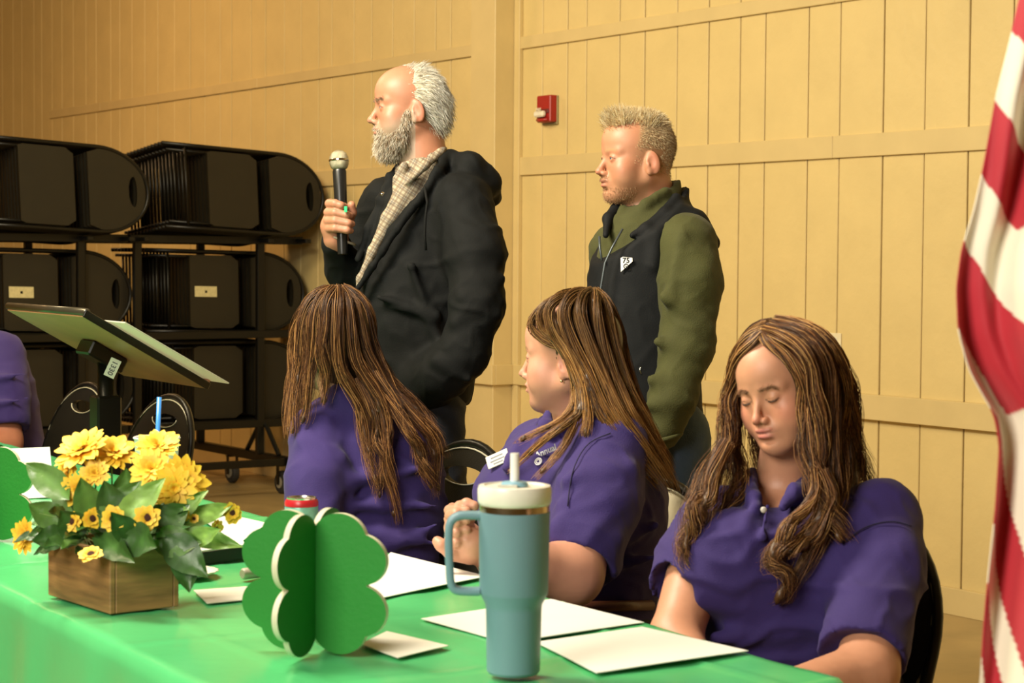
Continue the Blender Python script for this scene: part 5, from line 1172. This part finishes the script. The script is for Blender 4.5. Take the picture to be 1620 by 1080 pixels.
    h = long_hair(root, hd, G, cols, 5, per=190, rr=.00062, wav=.0075, wf=2.6, tip=(.72, .66, .62), cap=[((-.022, 0, .034), (.092, .080, .086)), ((-.045, 0, -.01), (.065, .072, .085))])
girl_right()
def girl_middle():
    hd = Head(900, 563, 4.05, 108, 3, 0, 1.0); neck = P(905, 665, 4.07)
    root = person(P(905, 960, 4.07)*np.array([1, 1, 0]), 'person with long straight brown hair and purple polo, hands clasped, behind the tumbler')
    sk = np.array((.56, .27, .175))
    b = SDF(); hd.build(b, fem=True, neck_to=neck, neck_r=.048, lid=.0035, nose=.9, plump=.9)
    rows = [(668, 862, 945, 4.07, .065), (690, 830, 985, 4.06, .09), (730, 785, 1020, 4.05, .125), (780, 765, 1040, 4.05, .135), (860, 785, 1035, 4.05, .13), (960, 800, 1028, 4.06, .13), (1010, 800, 1030, 4.06, .13)]
    b.loft(rows, .04, -.028)
    LS, LE, LW = P(962, 722, 3.92), P(905, 908, 3.74), P(768, 872, 3.62)
    RS, RE, RW_ = P(850, 716, 4.20), P(792, 880, 4.10), P(752, 858, 3.80)
    b.chain([LS, LE], [.064, .056], .03); b.chain([LE, LW], [.056, .030], .03); b.chain([RS, RE, RW_], [.06, .048, .029], .03)
    # clasped hands above the table edge
    q = lambda u, v, D: P(u, v, D)
    b.chain([LW, q(745, 862, 3.60), q(728, 845, 3.60)], [.029, .029, .024], .012); b.chain([RW_, q(738, 850, 3.68), q(722, 835, 3.67)], [.028, .028, .024], .012)
    for i, (v, u0) in enumerate(((812, 744), (826, 742), (842, 740), (858, 742))):
        b.chain([q(u0, v+6, 3.615), q(722, v, 3.575), q(712, v+3, 3.60), q(714, v+7, 3.64)], [.0112, .0105, .0098, .0092], .003)
        b.chain([q(u0-8, v-2, 3.69), q(716, v-8, 3.66), q(711, v-5, 3.62), q(724, v-6, 3.585), q(738, v-4, 3.578)], [.011, .0104, .0098, .0092, .0085], .003)
    b.chain([q(742, 880, 3.60), q(715, 876, 3.585), q(698, 862, 3.585), q(692, 856, 3.59)], [.015, .0125, .0110, .0098], .006)
    b.chain([q(735, 820, 3.64), q(728, 802, 3.62), q(738, 797, 3.60), q(750, 800, 3.595)], [.013, .0115, .0105, .0095], .005)
    pants = SDF(); an = seated_legs(b, pants, root, P(912, 960, 4.10))
    V, Q = b.mesh(.0095, [(hd.O-.13, hd.O+.13), (P(690, 890, 3.6)-.02, P(760, 795, 3.7)+.02)], .0024)
    col = hd.paint(V, sk, (.62, .24, .20), blush=(.78, .28, .20), brow=(.30, .16, .08), lash='up', fem=True, ruddy=.45)
    body = npmesh('body', V, Q, M_SKIN, root, True, col); hd.eyes(body, (.12, .18, .2))
    e = hd.w(-.006, .081, -.048); MB().lathe([(.0005, -.003), (.003, -.0015), (.003, .0015), (.0005, .003)], e, 10).build('earring', mat('earring_gold', (.8, .6, .3), .2, metal=1), root, True)
    br = q(752, 890, 3.60)
    d = LW-LE; d /= np.linalg.norm(d); a_, b_, _ = frame_of(d); cw = LW-d*.004
    MB().tube([cw+(a_*math.cos(t)+b_*math.sin(t))*.0335 for t in np.linspace(0, 2*PI, 25)[:-1]], .0028, 6, close=True).build('bracelet', mat('earring_gold'), root, True)
    # polo
    sh = SDF(); pr = [(652, 868, 925, 4.08, .062), (668, 845, 960, 4.07, .08), (690, 815, 1000, 4.06, .115), (715, 788, 1025, 4.05, .14), (740, 765, 1042, 4.05, .152), (775, 750, 1056, 4.05, .158), (820, 753, 1058, 4.05, .155), (860, 768, 1050, 4.06, .15), (910, 785, 1042, 4.07, .152), (950, 795, 1036, 4.08, .155), (985, 798, 1032, 4.09, .15)]
    sh.chain([P(965, 708, 3.93), P(945, 790, 3.86), P(918, 872, 3.79)], [.082, .080, .084], .045)
    d1 = (LE-LS)/np.linalg.norm(LE-LS); x1 = np.cross(d1, [0, 1, 0]); x1 /= np.linalg.norm(x1); y1 = np.cross(d1, x1)
    sh.ell(P(918, 872, 3.79)+d1*.090, (.075, .11, .11), np.stack([d1, x1, y1], 1), .004, 's'); sh.loft(pr, .04)
    sh.chain([P(850, 714, 4.18), P(815, 800, 4.12)], [.07, .065], .04)
    sh.chain([P(868, 656, 4.0), P(862, 676, 3.965), P(850, 700, 3.95)], [.013, .014, .008], .012); sh.chain([P(935, 665, 4.0), P(900, 672, 3.965), P(872, 690, 3.95)], [.012, .014, .010], .012)
    sh.cone(P(900, 630, 4.07), P(892, 664, 4.04), .056, .054, .006, 's')
    for (a, b2, r) in (((900, 760, 3.79), (1000, 740, 3.83), .008), ((890, 800, 3.77), (985, 790, 3.80), .009), ((885, 835, 3.74), (975, 850, 3.76), .009), ((960, 860, 3.90), (1040, 830, 3.92), .010), ((950, 900, 3.90), (1040, 880, 3.92), .010), ((930, 690, 3.90), (900, 770, 3.84), .008), ((820, 700, 3.97), (800, 740, 3.92), .008)):
        sh.cone(P(*a), P(*b2), r, r*.5, .035)
    so, SV, SQ = pull(sh, root, 'polo_shirt', M_NAVY, hc=.0065, disp=wr(.0052, 25, 73, .0006))
    def on_shirt(u, v):
        dd = ray(u, v); t_ = ((SV-CAMP)@dd)/(dd@dd); dist = np.linalg.norm(SV-CAMP-t_[:, None]*dd, axis=1); i = np.where(dist < .008)[0]; k = i[np.argmin(t_[i])] if len(i) else np.argmin(dist); return P(u, v, t_[k])
    MS = mat('polo_seam', (.012, .008, .04), .9); seam(picker(SV), [(898, 800), (906, 745), (930, 702), (966, 685)], so, MS)
    n_ = np.array([-.55, -.82, .15]); n_ /= np.linalg.norm(n_); x_ = np.cross(n_, [0, 0, -1.]); x_ /= np.linalg.norm(x_); x_ = x_ if x_[0] > 0 else -x_; y_ = np.cross(n_, x_); y_ = y_ if y_[2] > 0 else -y_
    tl = math.radians(24); xb, yb = x_*math.cos(tl)+y_*math.sin(tl), y_*math.cos(tl)-x_*math.sin(tl)
    c = on_shirt(790, 726)+n_*.006; MB().box(c, (.055, .026, .003), basis(xb, yb, n_), .001).build('name_badge', mat('badge_white', (.82, .80, .72), .35), so, label='white tilted name badge')
    bd = [o for o in so.children][-1]
    for k, (w, z) in enumerate(((.030, .006), (.036, -.001), (.024, -.007))): MB().box(c+n_*.0019+yb*z, (w, .0022, .0005), basis(xb, yb, n_)).build('badge_print', mat('badge_ink', (.25, .25, .3), .6), bd)
    MW = mat('embroidery', (.75, .75, .78), .7)
    c = on_shirt(866, 714)+n_*.006; Rr = basis(xb, yb, np.cross(xb, yb)); text('Annual', .0185, c, Rr, MW, so, bold=True, nm='embroidered_lettering')
    c = on_shirt(854, 730)+n_*.006
    em = MB()
    for rad in (.008, .0045): em.tube([c+(xb*math.cos(t)+yb*math.sin(t)*.8)*rad for t in np.linspace(0, 2*PI, 19)[:-1]], .0012, 5, close=True)
    em.build('embroidered_emblem', MW, so)['kind'] = 'stuff'
    pull(pants, root, 'trousers', M_DPNT, hc=.011); shoes(root, an, FW)
    bl = [(800, 4.0), (830, 3.925), (880, 3.89), (935, 3.89), (985, 3.91), (1030, 3.99)]
    MB().tube([P(u, 962-(u-800)*.02, D) for u, D in bl], .011, 8).build('belt', mat('belt_brown', (.10, .03, .015), .45, bump=.5, bscale=90), root, True)
    G = []
    for (dx, D0) in ((0, 0), (10, .03), (22, .07)): pass
    G = [([(905, 468, 4.02), (872, 476, 3.99), (846, 498, 3.99), (842, 520, 3.985), (868, 542, 3.965), (898, 556, 3.945), (915, 600, 3.92), (915, 650, 3.885), (900, 692, 3.865), (878, 724, 3.85), (847, 757, 3.85)], .008, .0065, .3),
         ([(912, 465, 4.03), (880, 472, 3.98), (855, 492, 3.965), (858, 520, 3.96), (885, 545, 3.945), (905, 590, 3.935), (908, 640, 3.91), (880, 668, 3.90), (845, 685, 3.91), (820, 698, 3.92)], .008, .005, .3),
         ([(920, 463, 4.04), (890, 468, 3.97), (868, 490, 3.95), (876, 525, 3.94), (900, 560, 3.93), (922, 610, 3.90), (930, 660, 3.87), (925, 690, 3.86)], .010, .010, .3),
         ([(925, 463, 4.04), (905, 468, 3.97), (892, 495, 3.935), (905, 540, 3.92), (930, 590, 3.905), (950, 640, 3.88), (975, 680, 3.87), (1010, 730, 3.88), (1045, 770, 3.93)], .012, .010, .3),
         ([(930, 463, 4.05), (920, 470, 3.98), (918, 500, 3.935), (935, 550, 3.92), (955, 600, 3.905), (978, 650, 3.88), (1010, 695, 3.88), (1045, 745, 3.92), (1066, 775, 3.96)], .013, .009, .3),
         ([(935, 464, 4.06), (940, 474, 3.99), (945, 510, 3.95), (958, 560, 3.935), (978, 610, 3.92), (1002, 655, 3.90), (1030, 700, 3.92), (1058, 745, 3.95), (1072, 778, 3.98)], .013, .008, .3),
         ([(938, 464, 4.08), (955, 480, 4.02), (966, 520, 3.98), (978, 570, 3.965), (996, 620, 3.95), (1018, 660, 3.945), (1040, 700, 3.96), (1062, 740, 3.99)], .013, .009, .3),
         ([(938, 464, 4.10), (960, 482, 4.07), (976, 520, 4.05), (986, 570, 4.03), (1002, 620, 4.01), (1022, 665, 4.01), (1040, 705, 4.03), (1055, 745, 4.05)], .014, .012, .3),
         ([(935, 465, 4.12), (958, 488, 4.12), (972, 530, 4.12), (985, 590, 4.11), (1005, 650, 4.10), (1028, 710, 4.12), (1045, 760, 4.14)], .016, .014, .3),
         ([(925, 466, 4.12), (935, 490, 4.15), (945, 540, 4.17), (955, 600, 4.18), (970, 660, 4.20), (985, 720, 4.22)], .018, .018, .3),
         ([(912, 466, 4.08), (880, 478, 4.11), (856, 498, 4.12), (860, 530, 4.14), (890, 570, 4.16), (905, 620, 4.15), (880, 670, 4.08), (850, 690, 4.0), (815, 705, 3.96)], .012, .008, .3),
         ([(900, 560, 3.945), (915, 610, 3.91), (918, 650, 3.88), (900, 668, 3.87), (880, 682, 3.86), (858, 699, 3.865), (832, 721, 3.88), (804, 746, 3.89)], .008, .004, .3),
         ([(930, 600, 3.90), (950, 655, 3.875), (985, 695, 3.87), (1020, 740, 3.89)], .010, .006, .3)]
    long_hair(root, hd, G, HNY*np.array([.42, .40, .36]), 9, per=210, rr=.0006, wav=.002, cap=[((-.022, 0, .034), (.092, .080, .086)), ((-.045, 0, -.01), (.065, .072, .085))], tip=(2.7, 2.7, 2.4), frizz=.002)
    return
girl_middle()
def girl_back():
    hd = Head(528, 540, 4.66, 150, 4, 0, 1.02); neck = P(545, 640, 4.66)
    root = person(P(582, 880, 4.68)*np.array([1, 1, 0]), 'person in a purple polo seen from behind with long dark brown waves')
    sk = np.array((.66, .36, .24))
    b = SDF(); hd.build(b, fem=True, neck_to=neck, neck_r=.048, lid=.0035, nose=.9)
    rows = [(640, 505, 585, 4.67, .06), (665, 488, 640, 4.68, .085), (710, 475, 680, 4.68, .11), (780, 475, 685, 4.68, .115), (880, 485, 680, 4.68, .115), (960, 485, 690, 4.70, .13)]
    b.loft(rows, .04, -.025)
    LS, LE, LW = P(506, 694, 4.61), P(502, 830, 4.52), P(500, 920, 4.32)
    RS, RE, RW_ = P(652, 696, 4.72), P(652, 835, 4.70), P(622, 965, 4.56)
    b.chain([LS, LE, LW], [.052, .042, .028], .03); b.chain([RS, RE, RW_], [.052, .036, .026], .03)
    fingers(b, LW, P(490, 945, 4.24)-LW, (0, 0, -1), (1, 0, 0), (.2, .3, .2), .9); fingers(b, RW_, P(600, 985, 4.50)-RW_, (0, 0, -1), (-1, 0, 0), (.2, .3, .2), .9)
    pants = SDF(); an = seated_legs(b, pants, root, P(590, 880, 4.72))
    V, Q = b.mesh(.0095, [(hd.O-.13, hd.O+.13)], .003)
    body = npmesh('body', V, Q, M_SKIN, root, True, hd.paint(V, sk, (.6, .22, .18), brow=(.15, .07, .03), fem=True)); hd.eyes(body)
    sh = SDF(); pr = [(628, 505, 560, 4.67, .065), (642, 486, 612, 4.67, .085), (665, 472, 655, 4.68, .105), (700, 464, 690, 4.68, .125), (750, 463, 700, 4.68, .132), (800, 466, 700, 4.68, .13), (850, 472, 694, 4.68, .132), (900, 478, 690, 4.69, .135), (950, 480, 692, 4.70, .14)]
    sh.loft(pr, .04)
    sh.chain([P(502, 686, 4.60), P(500, 760, 4.53), P(498, 812, 4.50)], [.068, .066, .066], .03); sh.chain([P(652, 694, 4.71), P(654, 800, 4.67), P(646, 880, 4.66)], [.068, .066, .062], .03)
    sh.cone(P(540, 628, 4.60), P(560, 650, 4.60), .035, .03, .03)
    for (a, b2, r) in (((545, 740, 4.53), (548, 850, 4.54), .007), ((555, 760, 4.53), (680, 740, 4.56), .009), ((560, 800, 4.53), (690, 800, 4.56), .009), ((560, 840, 4.53), (690, 860, 4.56), .010), ((480, 700, 4.52), (540, 720, 4.52), .007), ((580, 880, 4.54), (690, 830, 4.56), .009)):
        sh.cone(P(*a), P(*b2), r, r*.5, .035)
    pull(sh, root, 'polo_shirt', M_NAVY, hc=.0075, disp=wr(.0052, 25, 83, .0006)); pull(pants, root, 'trousers', M_DPNT, hc=.011); shoes(root, an, FW)
    G = []
    tops = [(512, 462, 4.55), (530, 459, 4.55), (548, 463, 4.56)]
    G = [([(522, 461, 4.63), (495, 472, 4.62), (474, 500, 4.62), (465, 540, 4.63), (462, 590, 4.62), (458, 640, 4.60), (455, 690, 4.58)], .012, .008, .5),
         ([(524, 460, 4.60), (500, 470, 4.575), (482, 500, 4.56), (476, 545, 4.56), (472, 595, 4.555), (466, 645, 4.545), (462, 690, 4.53)], .014, .009, .5),
         ([(526, 460, 4.58), (508, 472, 4.55), (496, 505, 4.53), (492, 555, 4.53), (490, 605, 4.53), (484, 640, 4.53), (478, 670, 4.52)], .015, .010, .5),
         ([(530, 459, 4.57), (520, 475, 4.535), (514, 510, 4.515), (512, 560, 4.515), (516, 600, 4.525), (512, 640, 4.53)], .015, .012, .5),
         ([(534, 459, 4.57), (535, 475, 4.535), (534, 510, 4.515), (536, 560, 4.515), (548, 600, 4.525), (566, 640, 4.535), (578, 690, 4.53), (588, 730, 4.52), (596, 770, 4.515)], .015, .011, .9),
         ([(536, 460, 4.58), (548, 475, 4.55), (554, 510, 4.53), (562, 560, 4.53), (580, 600, 4.535), (602, 645, 4.53), (615, 690, 4.525), (610, 730, 4.52), (620, 780, 4.52), (624, 830, 4.525)], .015, .008, 1.2),
         ([(538, 461, 4.60), (558, 478, 4.58), (568, 512, 4.565), (580, 560, 4.56), (600, 600, 4.555), (625, 640, 4.545), (645, 680, 4.535), (660, 715, 4.535), (668, 750, 4.54)], .015, .010, 1.0),
         ([(540, 462, 4.62), (564, 482, 4.61), (578, 515, 4.60), (592, 560, 4.595), (615, 605, 4.585), (642, 640, 4.57), (665, 675, 4.56), (684, 705, 4.56), (692, 745, 4.57), (694, 785, 4.575)], .014, .008, 1.1),
         ([(540, 463, 4.65), (566, 485, 4.65), (582, 520, 4.65), (596, 565, 4.64), (618, 605, 4.63), (646, 635, 4.62), (674, 662, 4.61), (694, 690, 4.61), (702, 725, 4.61)], .014, .010, 1.0),
         ([(542, 464, 4.68), (566, 490, 4.70), (582, 530, 4.70), (598, 575, 4.69), (625, 615, 4.68), (655, 645, 4.67), (684, 675, 4.66)], .015, .012, .8),
         ([(518, 462, 4.66), (492, 478, 4.67), (475, 510, 4.68), (466, 555, 4.69), (462, 610, 4.68), (458, 650, 4.66)], .013, .010, .5),
         ([(560, 600, 4.535), (590, 650, 4.53), (600, 700, 4.525), (608, 740, 4.52), (600, 790, 4.52)], .010, .006, 1.4),
         ([(590, 590, 4.55), (630, 640, 4.54), (650, 690, 4.53), (672, 730, 4.535), (682, 775, 4.55)], .010, .007, 1.4)]
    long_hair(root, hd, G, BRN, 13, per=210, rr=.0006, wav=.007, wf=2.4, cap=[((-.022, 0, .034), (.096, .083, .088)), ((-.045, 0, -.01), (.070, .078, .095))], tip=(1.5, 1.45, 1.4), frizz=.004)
girl_back()
def left_person():
    hd = Head(-62, 455, 7.05, 100, 5, 0, 1.10); neck = P(-55, 520, 7.09)
    root = person(P(-20, 680, 7.12)*np.array([1, 1, 0]), 'person in a purple polo cut off by the left edge')
    sk = np.array((.46, .18, .10))
    b = SDF(); hd.build(b, neck_to=neck, neck_r=.058)
    rows = [(522, -90, -20, 7.09, .07), (540, -110, 15, 7.09, .10), (580, -120, 40, 7.11, .13), (640, -120, 50, 7.12, .14), (720, -115, 55, 7.13, .14), (760, -115, 55, 7.14, .14)]
    b.loft(rows, .04, -.04)
    LS, LE, LW = P(-2, 570, 6.95), P(8, 700, 6.85), P(-70, 715, 6.65)
    RS, RE, RW_ = P(-105, 570, 7.22), P(-120, 690, 7.07), P(-110, 715, 6.82)
    b.chain([LS, LE], [.068, .060], .03); b.chain([LE, LW], [.060, .034], .02); b.chain([RS, RE, RW_], [.06, .05, .03], .03)
    fingers(b, LW, P(-95, 715, 6.59)-LW, (0, 0, -1), (0, 1, 0), (.3, .3, .2)); fingers(b, RW_, P(-115, 716, 6.72)-RW_, (0, 0, -1), (1, 0, 0), (.3, .3, .2))
    pants = SDF(); an = seated_legs(b, pants, root, P(-25, 700, 7.15))
    V, Q = b.mesh(.011, [(hd.O-.13, hd.O+.13)], .0035); body = npmesh('body', V, Q, M_SKIN, root, True, hd.paint(V, sk, (.5, .18, .13), brow=(.1, .05, .03))); hd.eyes(body)
    sh = SDF(); sh.loft([(518, -85, -25, 7.09, .075), (535, -110, 10, 7.09, .11), (565, -122, 40, 7.11, .14), (610, -125, 55, 7.12, .15), (680, -122, 66, 7.13, .155), (740, -118, 74, 7.14, .16)], .04)
    sh.chain([P(-4, 566, 6.97), P(2, 620, 6.91), P(6, 664, 6.87)], [.100, .096, .094], .03); sh.chain([RS, P(-115, 650, 7.12)], [.08, .078], .03)
    d1 = (LE-LS)/np.linalg.norm(LE-LS); x1 = np.cross(d1, [0, 1, 0]); x1 /= np.linalg.norm(x1)
    sh.ell(P(6, 672, 6.87)+d1*.085, (.08, .14, .14), np.stack([d1, x1, np.cross(d1, x1)], 1), .004, 's')
    for (a, b2, r) in (((-20, 600, 6.80), (45, 590, 6.83), .009), ((-20, 640, 6.77), (45, 630, 6.80), .009)): sh.cone(P(*a), P(*b2), r, r*.5, .035)
    pull(sh, root, 'polo_shirt', M_NAVY, hc=.009, disp=wr(.004, 22, 93, .0006)); pull(pants, root, 'trousers', M_DPNT, hc=.012); shoes(root, an, FW)
    cap = SDF(); hd.ell(cap, (-.018, 0, .034), (.094, .079, .089), .02); hd.ell(cap, (-.05, 0, 0), (.06, .07, .07), .02); cap.plane(hd.w(.055, 0, .085), hd.R@np.array([.85, 0, -.1]))
    pull(cap, root, 'hair', M_HAIR, hc=.005, col=np.array((.06, .035, .02)), disp=lambda V: .003*snoise(V, 120, 3))
left_person()
